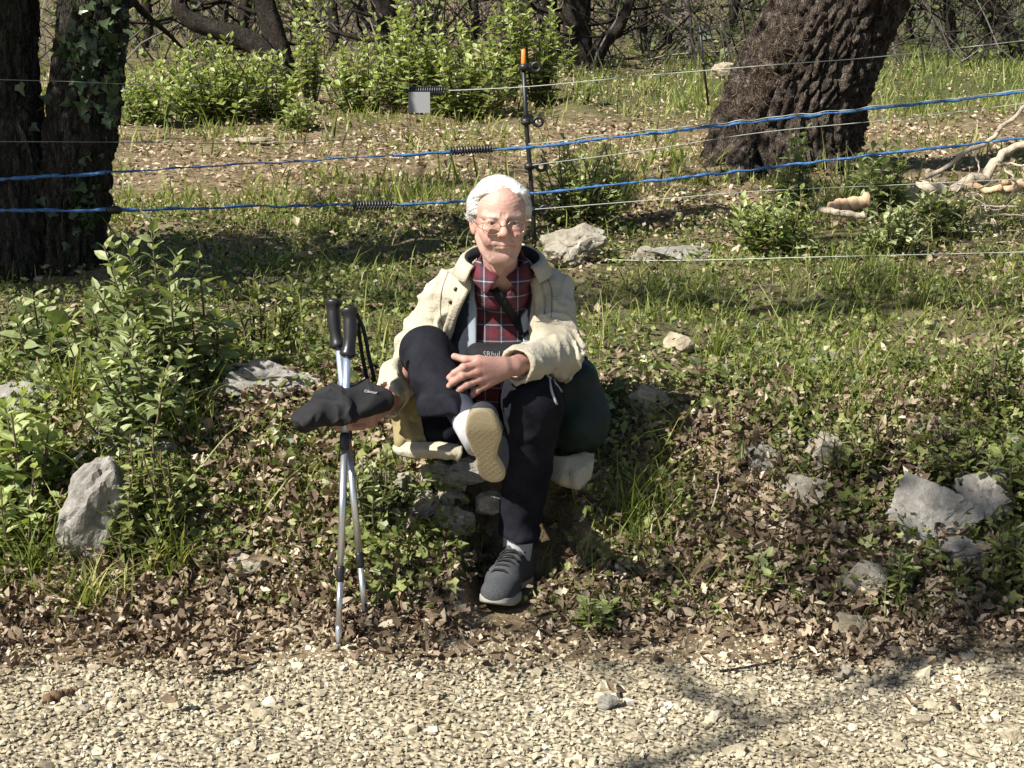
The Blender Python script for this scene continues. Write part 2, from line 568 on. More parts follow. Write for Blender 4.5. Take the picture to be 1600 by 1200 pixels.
t.base(c).set(Roughness=.9); t.b.inputs['Specular IOR Level'].default_value = .2
M['pebble'] = t.m
gr = mk('gravel', X.reshape(-1, 3), (IF[None] + (np.arange(NG) * 12)[:, None, None]).reshape(-1, 3), M['pebble'], attrs={'rnd': np.repeat(RNG.random(NG), 12)})
tag(gr, 'loose pale limestone gravel covering the road', 'gravel', kind='stuff')
# finer grit between the stones
NG = 21000
gx = (RNG.random(NG) * 2 - 1) * 1.9
gyy = 2.4 + 1.6 * RNG.random(NG) ** .95
keep = RNG.random(NG) < np.clip((3.86 - gyy + .10 * vnoise(gx * 3, gyy * 3, seed=31)) / .30, .0, 1) ** .7
gx, gyy = gx[keep], gyy[keep]; NG = len(gx)
OV = np.array([(1, 0, 0), (-1, 0, 0), (0, 1, 0), (0, -1, 0), (0, 0, 1), (0, 0, -1)], float)
OF = np.array([(0, 2, 4), (2, 1, 4), (1, 3, 4), (3, 0, 4), (2, 0, 5), (1, 2, 5), (3, 1, 5), (0, 3, 5)])
rad = np.clip(.0040 * np.exp(RNG.normal(size=NG) * .35), .002, .008)
X = OV[None] * (1 + .3 * RNG.normal(size=(NG, 6, 1))) * (rad[:, None, None] * np.stack([1 + .4 * RNG.random(NG), .9 + .3 * RNG.random(NG), .7 + .4 * RNG.random(NG)], -1)[:, None])
X = np.einsum('nij,nkj->nki', rand_rot(NG), X) + np.stack([gx, gyy, H(gx, gyy) + rad * .1], -1)[:, None]
gr2 = mk('grit', X.reshape(-1, 3), (OF[None] + (np.arange(NG) * 6)[:, None, None]).reshape(-1, 3), M['pebble'], attrs={'rnd': np.repeat(RNG.random(NG) * .92, 6)})
tag(gr2, 'fine buff grit between the gravel stones', 'gravel', kind='stuff')

# ------------------------------------------------------------------ leaf shapes
# oak-like dead leaf: x along the leaf (0..1), y across, z curl
_m = np.array([(0, 0), (.25, 0), (.5, 0), (.75, 0), (1, 0)])
_l = np.array([(.12, .10), (.30, .26), (.42, .12), (.60, .30), (.72, .13), (.86, .17)])


def oak_leaf(curl=.25, fold=.3):
    V = [(x, 0, 0) for x, _ in _m] + [(x, y, 0) for x, y in _l] + [(x, -y, 0) for x, y in _l]
    V = np.array(V, float)
    V[:, 2] = curl * 4 * (V[:, 0] - .5) ** 2 * .5 + fold * np.abs(V[:, 1]) + .03 * np.sin(V[:, 0] * 9)
    V[:, 0] -= .5
    F = [(0, 1, 5), (1, 6, 5), (1, 7, 6), (1, 2, 7), (2, 8, 7), (2, 3, 8), (3, 9, 8), (3, 10, 9), (3, 4, 10)]
    G_ = [(a, c - 0, b) for a, b, c in F]
    mir = lambda i: i + 6 if i >= 5 else i
    F2 = [(mir(a), mir(c), mir(b)) for a, b, c in F]
    return V, np.array(F + F2)


def lance_leaf(w=.3, curl=-.25, fold=.25):
    """plain pointed leaf, base at the origin, along +x, 6 triangles"""
    V = np.array([(0, 0, 0), (.35, w * .9, 0), (.35, 0, 0), (.35, -w * .9, 0), (.72, w * .62, 0), (.72, 0, 0), (.72, -w * .62, 0), (1, 0, 0)], float)
    V[:, 2] = curl * V[:, 0] ** 2 + fold * np.abs(V[:, 1])
    F3 = np.array([(0, 2, 1), (0, 3, 2), (4, 5, 7), (5, 6, 7)])
    F4 = np.array([(1, 2, 5, 4), (2, 3, 6, 5)])
    return V, [F3, F4]


def diamond_leaf(w=.3, fold=.25, curl=-.1):
    V = np.array([(0, 0, 0), (.5, w, fold * w), (.5, 0, 0), (.5, -w, fold * w), (1, 0, curl)], float)
    return V, np.array([(0, 2, 1), (0, 3, 2), (1, 2, 4), (2, 3, 4)])


def ivy_leaf():
    V = np.array([(0, 0, 0), (-.08, .32, .05), (.28, .52, .08), (.42, .26, .04), (1, 0, -.08), (.42, -.26, .04), (.28, -.52, .08), (-.08, -.32, .05), (.4, 0, -.02)], float)
    F = np.array([(8, 0, 7), (8, 7, 6), (8, 6, 5), (8, 5, 4), (8, 4, 3), (8, 3, 2), (8, 2, 1), (8, 1, 0)])
    return V, F


def blade(seg=3):
    if seg == 3:
        V = np.array([(0, -.5, 0), (0, .5, 0), (.10, -.42, .4), (.10, .42, .4), (.36, -.3, .75), (.36, .3, .75), (.75, 0, .95)], float)
        return V, [np.array([(0, 1, 3, 2), (2, 3, 5, 4)]), np.array([(4, 5, 6)])]
    V = np.array([(0, -.5, 0), (0, .5, 0), (.15, -.4, .5), (.15, .4, .5), (.5, 0, .95)], float)
    return V, [np.array([(0, 1, 3, 2)]), np.array([(2, 3, 4)])]


# ------------------------------------------------------------------ dead leaves on the ground
M['litter'] = leafy('dead_leaf', [(0, (.05, .033, .022)), (.25, (.14, .098, .064)), (.5, (.27, .205, .14)), (.8, (.45, .365, .26)), (1, (.64, .55, .42))], .18, .7, .25, (1, .8, .5))
M['litter_pale'] = leafy('bleached_leaf', [(0, (.14, .10, .06)), (.3, (.34, .26, .165)), (.7, (.54, .45, .31)), (1, (.68, .60, .45))], .15, .7, .25, (1, .8, .5))


def off_foot(P):
    """nothing grows or lies where his shoe stands"""
    a = np.array([-.065, 3.78]); b = np.array([.035, 4.12])
    t_ = np.clip(((P[:, :2] - a) @ (b - a)) / ((b - a) @ (b - a)), 0, 1)
    return (np.linalg.norm(P[:, :2] - a - t_[:, None] * (b - a), axis=1) > .085).astype(float)


def litter(n, y0, y1, size, tmpl, name, label, lift=.02, power=1.0, tilt=.5, thr=.0, pad=.35, mat='litter', gain=1.0):
    P = pts_on_ground(n, y0, y1, pad, power)
    c = cover(P)
    d = c[:, 2] * gain + .35 * fbm(P[:, 0] * 2.1, P[:, 1] * 2.1, seed=41, oct=3) * np.clip(c[:, 2] * 3, 0, 1)
    edge_ = np.clip((P[:, 1] - 3.44 + .14 * vnoise(P[:, 0] * 4, P[:, 1] * 4, seed=43)) / .28, .02, 1)
    P = P[RNG.random(len(P)) < np.clip(d - thr, 0, 1) * edge_ * off_foot(P)]
    k = len(P)
    P[:, 2] += RNG.random(k) ** 1.5 * lift + .006
    Rm = rotz(RNG.random(k) * 6.28) @ rotx(RNG.normal(size=k) * tilt) @ roty(RNG.normal(size=k) * tilt)
    Rm[RNG.random(k) < .4] *= -1
    s = size * np.clip(np.exp(RNG.normal(size=k) * .35), .4, 1.6)
    V, F = scatter(tmpl[0], tmpl[1], P, Rm, np.stack([s, s * RNG.uniform(.6, 1.1, k), s * RNG.normal(1.1, .9, k)], -1))
    o = mk(name, V, F, M[mat], attrs={'rnd': np.repeat(np.clip(RNG.normal(.46, .27, k) , 0, 1), len(tmpl[0]))})
    tag(o, label, 'leaves', kind='stuff')
    return o


litter(16000, 2.6, 4.75, .034, oak_leaf(.5, .5), 'leaf_litter', 'drift of brown fallen oak leaves along the road edge and bank', .055, tilt=.7, pad=.3)
litter(30000, 3.0, 4.75, .023, lance_leaf(.34, .3, .6), 'leaf_litter', 'crumbled leaf fragments between the oak leaves of the bank', .05, tilt=.8, pad=.3)
litter(9000, 3.38, 3.95, .020, lance_leaf(.36, .3, .6), 'leaf_litter', 'broken leaf bits where the gravel meets the bank', .015, tilt=.5, pad=.3, gain=2.2)
litter(24000, 4.6, 9.0, .025, diamond_leaf(.36, .5, .15), 'leaf_litter', 'fallen leaves scattered through the grass behind the seated man', .06, tilt=.7)
litter(42000, 8.0, 20, .036, diamond_leaf(.40, .5, .15), 'leaf_litter', 'bleached fallen leaves on the bare ground under the fence', .03, tilt=.4, mat='litter_pale', gain=1.1)

# ------------------------------------------------------------------ grass
M['grass'] = leafy('grass_blade', [(0, (.06, .09, .02)), (.4, (.17, .22, .045)), (.72, (.30, .35, .085)), (.9, (.42, .42, .14)), (1, (.58, .50, .26))], .45, .45, .4)


def grass(n, y0, y1, h, w, seg, label, power=1.0, thr=.15, seed=51, pad=.3, gain=1.0):
    P = pts_on_ground(n, y0, y1, pad, power)
    c = cover(P)
    d = c[:, 0] * gain + .55 * fbm(P[:, 0] * 1.7, P[:, 1] * 1.7, seed=seed, oct=3)
    P = P[RNG.random(len(P)) < np.clip(d - thr, 0, 1)]
    k = len(P)
    T, F = blade(seg)
    s = h * np.exp(RNG.normal(size=k) * .45) * (1 + .5 * vnoise(P[:, 0] * 3, P[:, 1] * 3, seed=seed + 5))
    sc = np.stack([s * (.3 + 1.2 * RNG.random(k)), w * (.6 + .8 * RNG.random(k)), s], -1)
    Rm = rotz(RNG.random(k) * 6.28) @ rotx(RNG.normal(size=k) * .25)
    V, F = scatter(T, F, P - np.array([0, 0, .01]), Rm, sc)
    o = mk('grass', V, F, M['grass'], attrs={'rnd': np.repeat(np.clip(RNG.normal(.58, .22, k), 0, 1), len(T))})
    tag(o, label, 'grass', kind='stuff')


grass(9000, 3.7, 4.7, .08, .0042, 3, 'grass tufts on the face of the bank', thr=.25)
grass(46000, 4.5, 9.5, .062, .0048, 3, 'short grass on the level ground behind the seated man', thr=.15)
grass(46000, 8.5, 24, .10, .012, 2, 'taller grass at the foot of the far bushes', power=0, thr=.2)

# ------------------------------------------------------------------ herbs and ivy leaves close to the ground
M['herb'] = leafy('herb_leaf', [(0, (.035, .055, .014)), (.35, (.11, .145, .038)), (.7, (.23, .265, .08)), (1, (.39, .41, .16))], .35, .45, .45)


def herbs(n, y0, y1, size, tmpl, name, label, lift=.07, power=1.0, thr=.1, tilt=.7, pad=.3, seed=61):
    P = pts_on_ground(n, y0, y1, pad, power)
    c = cover(P)
    f = fbm(P[:, 0] * 3.1, P[:, 1] * 3.1, seed=seed, oct=3)
    d = c[:, 1] + .5 * f
    P = P[RNG.random(len(P)) < np.clip(d - thr, 0, 1) * off_foot(P)]
    k = len(P)
    hh = np.clip(.5 + .8 * fbm(P[:, 0] * 5, P[:, 1] * 5, seed=seed + 9, oct=2), .1, 1.6)
    P[:, 2] += RNG.random(k) * lift * hh + .004
    Rm = rotz(RNG.random(k) * 6.28) @ rotx(RNG.normal(size=k) * tilt) @ roty(RNG.normal(size=k) * tilt - .2)
    s = size * np.clip(np.exp(RNG.normal(size=k) * .35), .4, 1.7)
    V, F = scatter(tmpl[0], tmpl[1], P, Rm, s)
    o = mk(name, V, F, M['herb'], attrs={'rnd': np.repeat(np.clip(RNG.normal(.58, .25, k), 0, 1), len(tmpl[0]))})
    tag(o, label, 'plants', kind='stuff')


herbs(16000, 3.75, 4.9, .024, ivy_leaf(), 'ground_ivy', 'ivy and small herbs growing over the bank', .09)
herbs(34000, 3.75, 4.9, .018, diamond_leaf(.42), 'ground_cover', 'tiny-leaved herbs carpeting the bank', .10, thr=.0, seed=66)
herbs(70000, 4.7, 9, .020, diamond_leaf(.42), 'ground_cover', 'low broad-leaved herbs among the grass', .07, thr=.0)
# ------------------------------------------------------------------ trees
M['bark_near'] = bark_mat('fissured_bark', (.018, .016, .014), (.055, .049, .041), (.14, .125, .108), 8, 40, (.05, .05, .035))
M['bark_plate'] = bark_mat('plated_bark', (.018, .014, .011), (.08, .061, .048), (.25, .21, .175), 14, 34)
M['bark_dark'] = bark_mat('dark_bark', (.016, .013, .011), (.045, .037, .03), (.10, .085, .07), 12, 40)
M['bark_pale'] = bark_mat('pale_bark', (.09, .08, .065), (.20, .18, .15), (.34, .31, .27), 12, 40)
M['oak_leaf'] = leafy('oak_foliage', [(0, (.02, .04, .012)), (.5, (.05, .085, .022)), (1, (.10, .14, .04))], .3)


def trunk_mesh(path, rad, nseg, nring, amp, su_, sv, seed, flat=0.0, ring_jit=.0):
    """bark-relief trunk: path of centres, radii; fissures run along it"""
    P = smooth_path(np.concatenate([np.asarray(path, float), np.asarray(rad, float)[:, None]], 1), nring)
    rr = P[:, 3]; P = P[:, :3]
    T = np.gradient(P, axis=0); T /= np.linalg.norm(T, axis=1, keepdims=True)
    N = np.cross(T, np.array([0, 1.0, 0])); N /= np.linalg.norm(N, axis=1, keepdims=True); B = np.cross(T, N)
    a = np.linspace(0, 2 * np.pi, nseg, endpoint=False)
    A, I = np.meshgrid(a, np.arange(nring), indexing='xy')
    s = np.concatenate([[0], np.cumsum(np.linalg.norm(np.diff(P, axis=0), axis=1))])[I]
    ca, sa = np.cos(A), np.sin(A)
    R0 = rr[I]
    k = su_ * R0.mean()
    wx = .5 * vnoise(ca * 3, sa * 3, s * 5, seed=seed) + .25 * vnoise(ca * k * .7, sa * k * .7, s * sv * 1.4, seed=seed + 20)
    f1, f2, cid = worley(ca * k * .62 + wx, sa * k * .62 + wx, s * sv * .62 + wx, seed + 1)
    pl = np.clip((f2 - f1) / .30, 0, 1); pl = pl * pl * (3 - 2 * pl)
    g1, g2, cid2 = worley(ca * k * 1.6 + wx, sa * k * 1.6, s * sv * 1.5, seed + 5)
    pl2 = np.clip((g2 - g1) / .35, 0, 1)
    lump = fbm(ca * 1.6, sa * 1.6, s * 1.5, seed=seed + 4, oct=3)
    disp = amp * (pl * (.7 + .6 * cid) - .8) + amp * .30 * (pl2 * (.6 + .8 * cid2) - .6) + R0 * .10 * lump + amp * .12 * vnoise(ca * k * 5, sa * k * 5, s * sv * 9, seed=seed + 6)
    rad_ = R0 + disp
    V = P[I] + rad_[..., None] * (ca[..., None] * N[I] + sa[..., None] * B[I])
    V = V.reshape(-1, 3)
    i = np.arange(nring - 1)[:, None] * nseg; j = np.arange(nseg)[None]; kk = (j + 1) % nseg
    return V, np.stack([i + j, i + kk, i + nseg + kk, i + nseg + j], -1).reshape(-1, 4)


def grow(base, d, length, r, depth, rng, mb, tips, sides=6, spread=.6, wig=.18):
    """recursive limbs into mesh buffer mb; leaf anchor points into tips"""
    n = 5
    pts = [base]; p = base.copy(); dd = d / np.linalg.norm(d)
    for i in range(n):
        dd = dd + rng.normal(size=3) * wig; dd[2] += .04; dd /= np.linalg.norm(dd)
        p = p + dd * length / n; pts.append(p.copy())
    V, F = tube(smooth_path(pts, 8), np.linspace(r, r * .6, 8), sides, depth == 0)
    mb.add(V, F)
    if depth <= 1:
        tips.extend(pts[2:])
    if depth == 0:
        return
    for _ in range(2 + (rng.random() < .6)):
        q = pts[-1] if _ == 0 else pts[rng.integers(2, n + 1)]
        nd = dd + rng.normal(size=3) * spread
        grow(np.array(q), nd, length * rng.uniform(.55, .8), r * .58, depth - 1, rng, mb, tips, max(4, sides - 1), spread, wig)


def crown_leaves(tips, per, size, spread, rng, tmpl=None):
    tmpl = tmpl or diamond_leaf(.34)
    P = np.repeat(np.array(tips), per, 0)
    P = P + rng.normal(size=P.shape) * spread
    k = len(P)
    q = rng.normal(size=(k, 3)); q[:, 2] *= .6
    Rm = frames(q, rng.random(k) * 6.28)
    s = size * np.exp(rng.normal(size=k) * .3)
    V, F = scatter(tmpl[0], tmpl[1], P, Rm, s)
    return V, F, np.repeat(rng.random(k), len(tmpl[0]))


def tree_root(name, base, label, group=None):
    o = empty(name, base)
    return tag(o, label, 'tree', group)


# ---- twin-stemmed oak on the left
rng = np.random.default_rng(11)
bl = W(85, 470, 6.3); bl[2] = H(bl[0], bl[1]) - .06
oak = tree_root('oak_tree', bl, 'ivy-clad oak with two dark fissured stems at the left edge')
pa = [W(112, 485, 6.30), W(115, 380, 6.30), W(120, 250, 6.30), W(136, 120, 6.32), W(148, 0, 6.34), W(150, -220, 6.36), W(120, -600, 6.4)]
V, F = trunk_mesh(pa, [.155, .128, .137, .142, .138, .13, .11], 104, 220, .022, 55, 12, 3)
mk('trunk', V, F, M['bark_near'], oak, True)
pb = [W(45, 485, 6.36), W(30, 380, 6.36), W(18, 250, 6.37), W(0, 120, 6.38), W(-8, 0, 6.38), W(-25, -220, 6.4), W(-90, -600, 6.45)]
V, F = trunk_mesh(pb, [.22, .195, .168, .158, .160, .15, .12], 104, 220, .022, 55, 12, 5)
mk('trunk', V, F, M['bark_near'], oak, True)
mb = MB(); tips = []
for p0, dirs in ((pa[-1], ((.5, .1, .9), (-.3, .5, .8), (.2, -.5, .9))), (pb[-1], ((-.8, -.1, .7), (-.4, .6, .8), (-.5, -.7, .6)))):
    for d in dirs:
        mb = MB(); grow(np.array(p0), np.array(d, float), 1.7, .075, 2, rng, mb, tips, 7)
        mb.build('branch', M['bark_dark'], oak, True)
V, F, a = crown_leaves(tips, 7, .075, .22, rng)
mk('crown', V, F, M['oak_leaf'], oak, attrs={'rnd': a})
# a low dead limb reaching right from the twin stem
mb = MB()
V, F = tube(smooth_path([W(190, -20, 6.4), W(225, 20, 6.6), W(262, 52, 6.8), W(284, 74, 7.0)], 14), np.linspace(.018, .006, 14), 6); mb.add(V, F)
V, F = tube(smooth_path([W(150, 5, 6.35), W(185, -20, 6.4), W(190, -25, 6.4)], 6), .02, 6); mb.add(V, F)
V, F = tube(smooth_path([W(240, 35, 6.7), W(268, 30, 6.9), W(290, 42, 7.0)], 10), np.linspace(.008, .003, 10), 5); mb.add(V, F)
mb.build('branch', M['bark_dark'], oak, True)
# ivy on the stems: each leaf hugs the bark
M['ivy'] = leafy('ivy_leaf', [(0, (.016, .032, .012)), (.5, (.035, .062, .022)), (1, (.09, .13, .06))], .15, .35, .5)
iv = []; 
for cx, cy, sx_, sy_, n_ in ((132, 60, 22, 34, 46), (165, 40, 16, 70, 90), (172, 130, 9, 50, 60), (150, 95, 22, 25, 40), (140, 300, 10, 40, 26), (125, 330, 14, 50, 26), (30, 230, 25, 60, 14), (130, 140, 16, 22, 24)):
    for _ in range(n_):
        x_, y_ = rng.normal(cx, sx_), rng.normal(cy, sy_)
        iv.append(W(x_, y_, 6.14 + .05 * rng.random() + .0009 * abs(x_ - 125)))
iv = np.array(iv); k = len(iv)
nd = np.stack([rng.normal(0, .8, k), np.full(k, -.25), rng.normal(-.3, .7, k)], -1)
Rm = frames(nd, rng.normal(size=k) * .5 + R(75))
V, F = scatter(*ivy_leaf(), iv, Rm, .040 * np.exp(rng.normal(size=k) * .25))
tag(mk('ivy', V, F, M['ivy'], oak, attrs={'rnd': np.repeat(rng.random(k), 9)}), kind='stuff')

# ---- big leaning tree on the right
br = W(1225, 280, 10.2); br[2] = H(br[0], br[1]) - .05
big = tree_root('oak_tree', br, 'massive leaning old tree with rough plated bark behind the fence')
pc = [W(1215, 310, 10.2), W(1222, 250, 10.2), W(1232, 190, 10.2), W(1262, 110, 10.22), W(1292, 45, 10.24), W(1315, 0, 10.26), W(1365, -120, 10.3), W(1440, -400, 10.4)]
V, F = trunk_mesh(pc, [.62, .51, .46, .43, .415, .405, .39, .34], 220, 290, .050, 30, 7, 21)
mk('trunk', V, F, M['bark_plate'], big, True)
# root flares
for px0, px1, py1, r0 in ((1185, 1100, 262, .10), (1160, 1150, 290, .09), (1285, 1335, 275, .10)):
    e = G(px1, py1); s0 = W(px0, 215, 10.05)
    V, F = trunk_mesh([s0, (s0 + e) / 2 + (0, 0, .0), e + (0, 0, -.06)], [r0 * 1.1, r0, r0 * .5], 60, 60, .022, 40, 8, 60 + px1)
    mk('root', V, F, M['bark_plate'], big, True)
mb = MB(); tips = []
for d in ((.9, .1, .8), (.2, .7, .9), (.7, -.4, .9), (-.2, .2, 1.0)):
    mb = MB(); grow(np.array(pc[-1]), np.array(d), 2.6, .17, 2, rng, mb, tips, 7)
    mb.build('branch', M['bark_dark'], big, True)
V, F, a = crown_leaves(tips, 8, .09, .3, rng)
mk('crown', V, F, M['oak_leaf'], big, attrs={'rnd': a})
# shaggy dry fibres and moss on the lit flank
mo = []
for _ in range(380):
    f = rng.random(); px_ = 1150 + 75 * f + rng.normal(0, 16); py_ = 190 - 130 * f + rng.normal(0, 22)
    mo.append(W(px_, py_, 9.86 - .10 * rng.random()))
mo = np.array(mo); k = len(mo)
T_, F_ = blade(2)
Rm = frames(np.stack([rng.normal(0, .6, k), np.full(k, -.7), rng.normal(-.5, .6, k)], -1), rng.random(k) * 6.28)
V, F = scatter(T_, F_, mo, Rm, np.stack([np.full(k, .05), np.full(k, .005), np.full(k, .06)], -1))
M['fibre'] = leafy('dry_fibre', [(0, (.07, .045, .03)), (.6, (.16, .11, .07)), (1, (.27, .21, .14))], .1, .9, .1, (1, .8, .6))
tag(mk('bark_fibre', V, F, M['fibre'], big, attrs={'rnd': np.repeat(rng.random(k), len(T_))}), kind='stuff')

# ---- trees of the wood behind
def wood_tree(stems, label, mat='bark_dark', crown=True, twigs=5, seed=0, leafsize=.11):
    """stems: list of (pixel path [(px,py)...], depth, width px at base, width px at top)"""
    rg = np.random.default_rng(seed)
    px, py = stems[0][0][0]
    Y = stems[0][1]
    b = W(px, py, Y); b[2] = H(b[0], b[1]) - .05
    root = tree_root('wood_tree', b, label, 'trees of the wood behind the fence')
    tips = []
    for si_, (path, Y_, w0, w1) in enumerate(stems):
        P = [W(a, c, Y_) for a, c in path]
        if si_ == 0: P[0] = b
        sc = Y_ / FPX / 2
        d = P[-1] - P[-2]; d /= np.linalg.norm(d)
        P = P + [P[-1] + d * 1.0 + (0, 0, .3), P[-1] + d * 1.9 + rg.normal(size=3) * .15 + (0, 0, .9)]
        w0, w1 = w0 * 1.25, w1 * 1.25
        rad = list(np.linspace(w0 * sc, w1 * sc, len(path))) + [w1 * sc * .9, w1 * sc * .75]
        V, F = trunk_mesh(P, rad, 26, 70, w1 * sc * .13, 40 / (w0 * sc * 12), 6, seed * 7 + si_)
        mk('trunk', V, F, M[mat], root, True)
        mb = MB()
        for _ in range(twigs):
            q = P[0] + (P[len(path) - 1] - P[0]) * rg.uniform(.25, 1.0)
            dd = np.array([rg.normal(), rg.normal() * .6, rg.uniform(-.1, .8)])
            mb = MB(); grow(q, dd, rg.uniform(.4, .9), w1 * sc * .25, 1, rg, mb, [], 4, .5, .12)
            mb.build('branch', M[mat], root, True)
        for _ in range(3):
            mb = MB(); grow(P[-1], d + rg.normal(size=3) * .6, 1.3, w1 * sc * .6, 1, rg, mb, tips, 5, .7)
            mb.build('branch', M[mat], root, True)
    if crown:
        V, F, a = crown_leaves(tips, 8, leafsize * 1.4, .55, rg)
        mk('crown', V, F, M['oak_leaf'], root, attrs={'rnd': a})
    return root


wood_tree([([(446, 140), (440, 100), (425, 40), (412, 0)], 17, 34, 26), ([(446, 135), (425, 92), (385, 62), (335, 46), (295, 30), (280, 8), (284, -20)], 16.9, 30, 18)], 'tree with a snaking limb arching left over the green bushes', seed=1)
wood_tree([([(618, 120), (606, 50), (600, 0)], 19, 36, 32)], 'dark trunk rising behind the bushes, left of the grey plate', seed=2)
wood_tree([([(868, 100), (862, 50), (858, 0)], 21, 22, 18)], 'slim dark trunk just left of the thick one past the orange-tipped post', seed=3)
wood_tree([([(903, 102), (902, 50), (900, 0)], 20, 38, 34)], 'thick brown trunk right of the orange-tipped post', 'bark_dark', seed=4)
wood_tree([([(922, 105), (940, 72), (968, 40), (985, 0)], 19.6, 22, 12)], 'black trunk leaning right with forked dead limbs', seed=5, twigs=9)
wood_tree([([(1003, 86), (1004, 40), (1006, 0)], 24, 13, 11)], 'thin straight dark trunk left of the far fence post', seed=6)
wood_tree([([(1040, 66), (1042, 30), (1046, 0)], 26, 17, 15)], 'dark trunk standing between two thinner ones in the clearing', seed=7)
wood_tree([([(1078, 80), (1076, 40), (1072, 0)], 23, 11, 8)], 'pale slender trunk beside the far fence post', 'bark_pale', seed=8)
wood_tree([([(1128, 95), (1140, 40), (1150, 0)], 24, 14, 12)], 'dark trunk just left of the massive leaning tree', seed=9)
wood_tree([([(1487, 66), (1484, 30), (1480, 0)], 24, 14, 12)], 'dark trunk in front of the bright clearing at right', seed=10, twigs=8)
wood_tree([([(1548, 62), (1545, 25), (1552, 0)], 25, 14, 11), ([(1548, 50), (1530, 20), (1515, 0)], 25, 9, 6)], 'forked dark trunk near the right edge', seed=12, twigs=8)
wood_tree([([(1598, 52), (1570, 30), (1545, 8), (1520, -20)], 22, 16, 8)], 'black branch-like stem slanting in from the right edge', seed=13, twigs=6)
wood_tree([([(520, 110), (523, 50), (520, 0)], 23, 13, 11)], 'thin trunk seen through the bushes left of centre', seed=14)
wood_tree([([(565, 100), (570, 40), (566, 0)], 27, 12, 10)], 'faint trunk deep in the wood above the bushes', 'bark_pale', seed=15)
wood_tree([([(735, 80), (742, 30), (740, 0)], 25, 14, 11)], 'dark stem directly above the seated man, behind the bushes', seed=16, twigs=8)
wood_tree([([(688, 90), (676, 40), (690, 0)], 28, 10, 8)], 'crooked thin stem above the grey plate', 'bark_pale', seed=17, twigs=8)
wood_tree([([(225, 90), (232, 40), (228, 0)], 24, 15, 12)], 'dark trunk beside the twin-stemmed oak, deep in the wood', seed=18, twigs=8)
wood_tree([([(330, 95), (345, 40), (352, 0)], 26, 14, 12)], 'dark trunk under the arching limb', seed=19)
wood_tree([([(375, 90), (378, 40), (384, 0)], 22, 18, 16)], 'thick shaded trunk between the arching limb and its own stem', seed=20)
wood_tree([([(1425, 80), (1420, 40), (1430, 0)], 27, 9, 7)], 'thin stem right against the massive leaning trunk', seed=21)
wood_tree([([(790, 60), (800, 25), (812, 0)], 29, 14, 11)], 'dark stem left of the orange post tip, deep in the wood', seed=22, twigs=8)
wood_tree([([(965, 70), (955, 30), (960, 0)], 28, 10, 8)], 'thin upright stem behind the black leaning trunk', seed=23, twigs=8)
wood_tree([([(470, 80), (462, 30), (466, 0)], 27, 12, 10)], 'thin stem right of the arching-limb tree', seed=24, twigs=8)
# tree added out of view on the left, its crown shades the twin oak
sh = np.array([-5.35, 4.35, 0.0]); sh[2] = H(sh[0], sh[1])
st_ = tree_root('oak_tree', sh, 'unseen oak added on the left to shade the twin oak')
V, F = trunk_mesh([sh + (0, 0, -.1), sh + (.1, .05, 1.6), sh + (.35, .1, 3.1)], [.2, .16, .13], 60, 90, .02, 30, 8, 90)
mk('trunk', V, F, M['bark_near'], st_, True)
mb = MB(); tips = []
for d in ((.7, .3, .8), (.8, -.2, 1.0), (.3, .5, .9), (-.4, .1, 1.0), (.6, .0, .5)):
    mb = MB(); grow(sh + (.35, .1, 3.1), np.array(d), .75, .06, 2, rng, mb, tips, 6)
    mb.build('branch', M['bark_near'], st_, True)
V, F, a = crown_leaves(tips, 22, .11, .24, rng)
mk('crown', V, F, M['oak_leaf'], st_, attrs={'rnd': a})
# long unseen bough added to it to dapple the grass behind the sitter
bo = smooth_path([sh + (.35, .1, 3.1), np.array([-4.2, 3.8, 4.0]), np.array([-3.0, 3.3, 4.7]), np.array([-1.7, 3.0, 5.1]), np.array([-.6, 2.9, 5.3])], 24)
V, F = tube(bo, np.linspace(.06, .012, 24), 7); mk('branch', V, F, M['bark_near'], st_, True)
tips = []
for i in range(7, 24):
    d = np.array([rng.normal() * .5 + .3, rng.normal() * .6, rng.normal() * .35])
    mb = MB(); grow(bo[i], d, .5, .010, 1, rng, mb, tips, 4)
    mb.build('branch', M['bark_near'], st_, True)
V, F, a = crown_leaves(tips, 5, .075, .13, rng)
mk('crown', V, F, M['oak_leaf'], st_, attrs={'rnd': a})
# a slender tree behind the photographer: its thin bare top shades a strip of the gravel
sh = np.array([-3.7, -.12, 0.0]); sh[2] = H(sh[0], sh[1])
st_ = tree_root('oak_tree', sh, 'slender roadside tree standing behind the photographer')
V, F = trunk_mesh([sh + (0, 0, -.1), sh + (.02, .03, 1.8), sh + (-.02, .02, 3.4), sh + (.0, .0, 4.8), sh + (.03, -.03, 6.1)], [.07, .055, .04, .024, .010], 30, 120, .005, 60, 8, 91)
mk('trunk', V, F, M['bark_near'], st_, True)
tips = []
for z_, d in ((5.7, (.5, .3, .5)), (5.9, (-.6, .5, .5)), (6.0, (.6, -.4, .5)), (6.1, (.2, .5, .9)), (6.1, (-.3, -.2, .9)), (5.4, (-.3, .6, .2))):
    mb = MB(); grow(sh + (.02, -.02, z_), np.array(d), .55, .022, 2, rng, mb, tips, 5)
    mb.build('branch', M['bark_near'], st_, True)
for z_ in np.linspace(4.2, 6.0, 26):
    tips.append(sh + (rng.normal() * .07, rng.normal() * .07, z_))
V, F, a = crown_leaves(tips, 3, .07, .10, rng)
mk('crown', V, F, M['oak_leaf'], st_, attrs={'rnd': a})

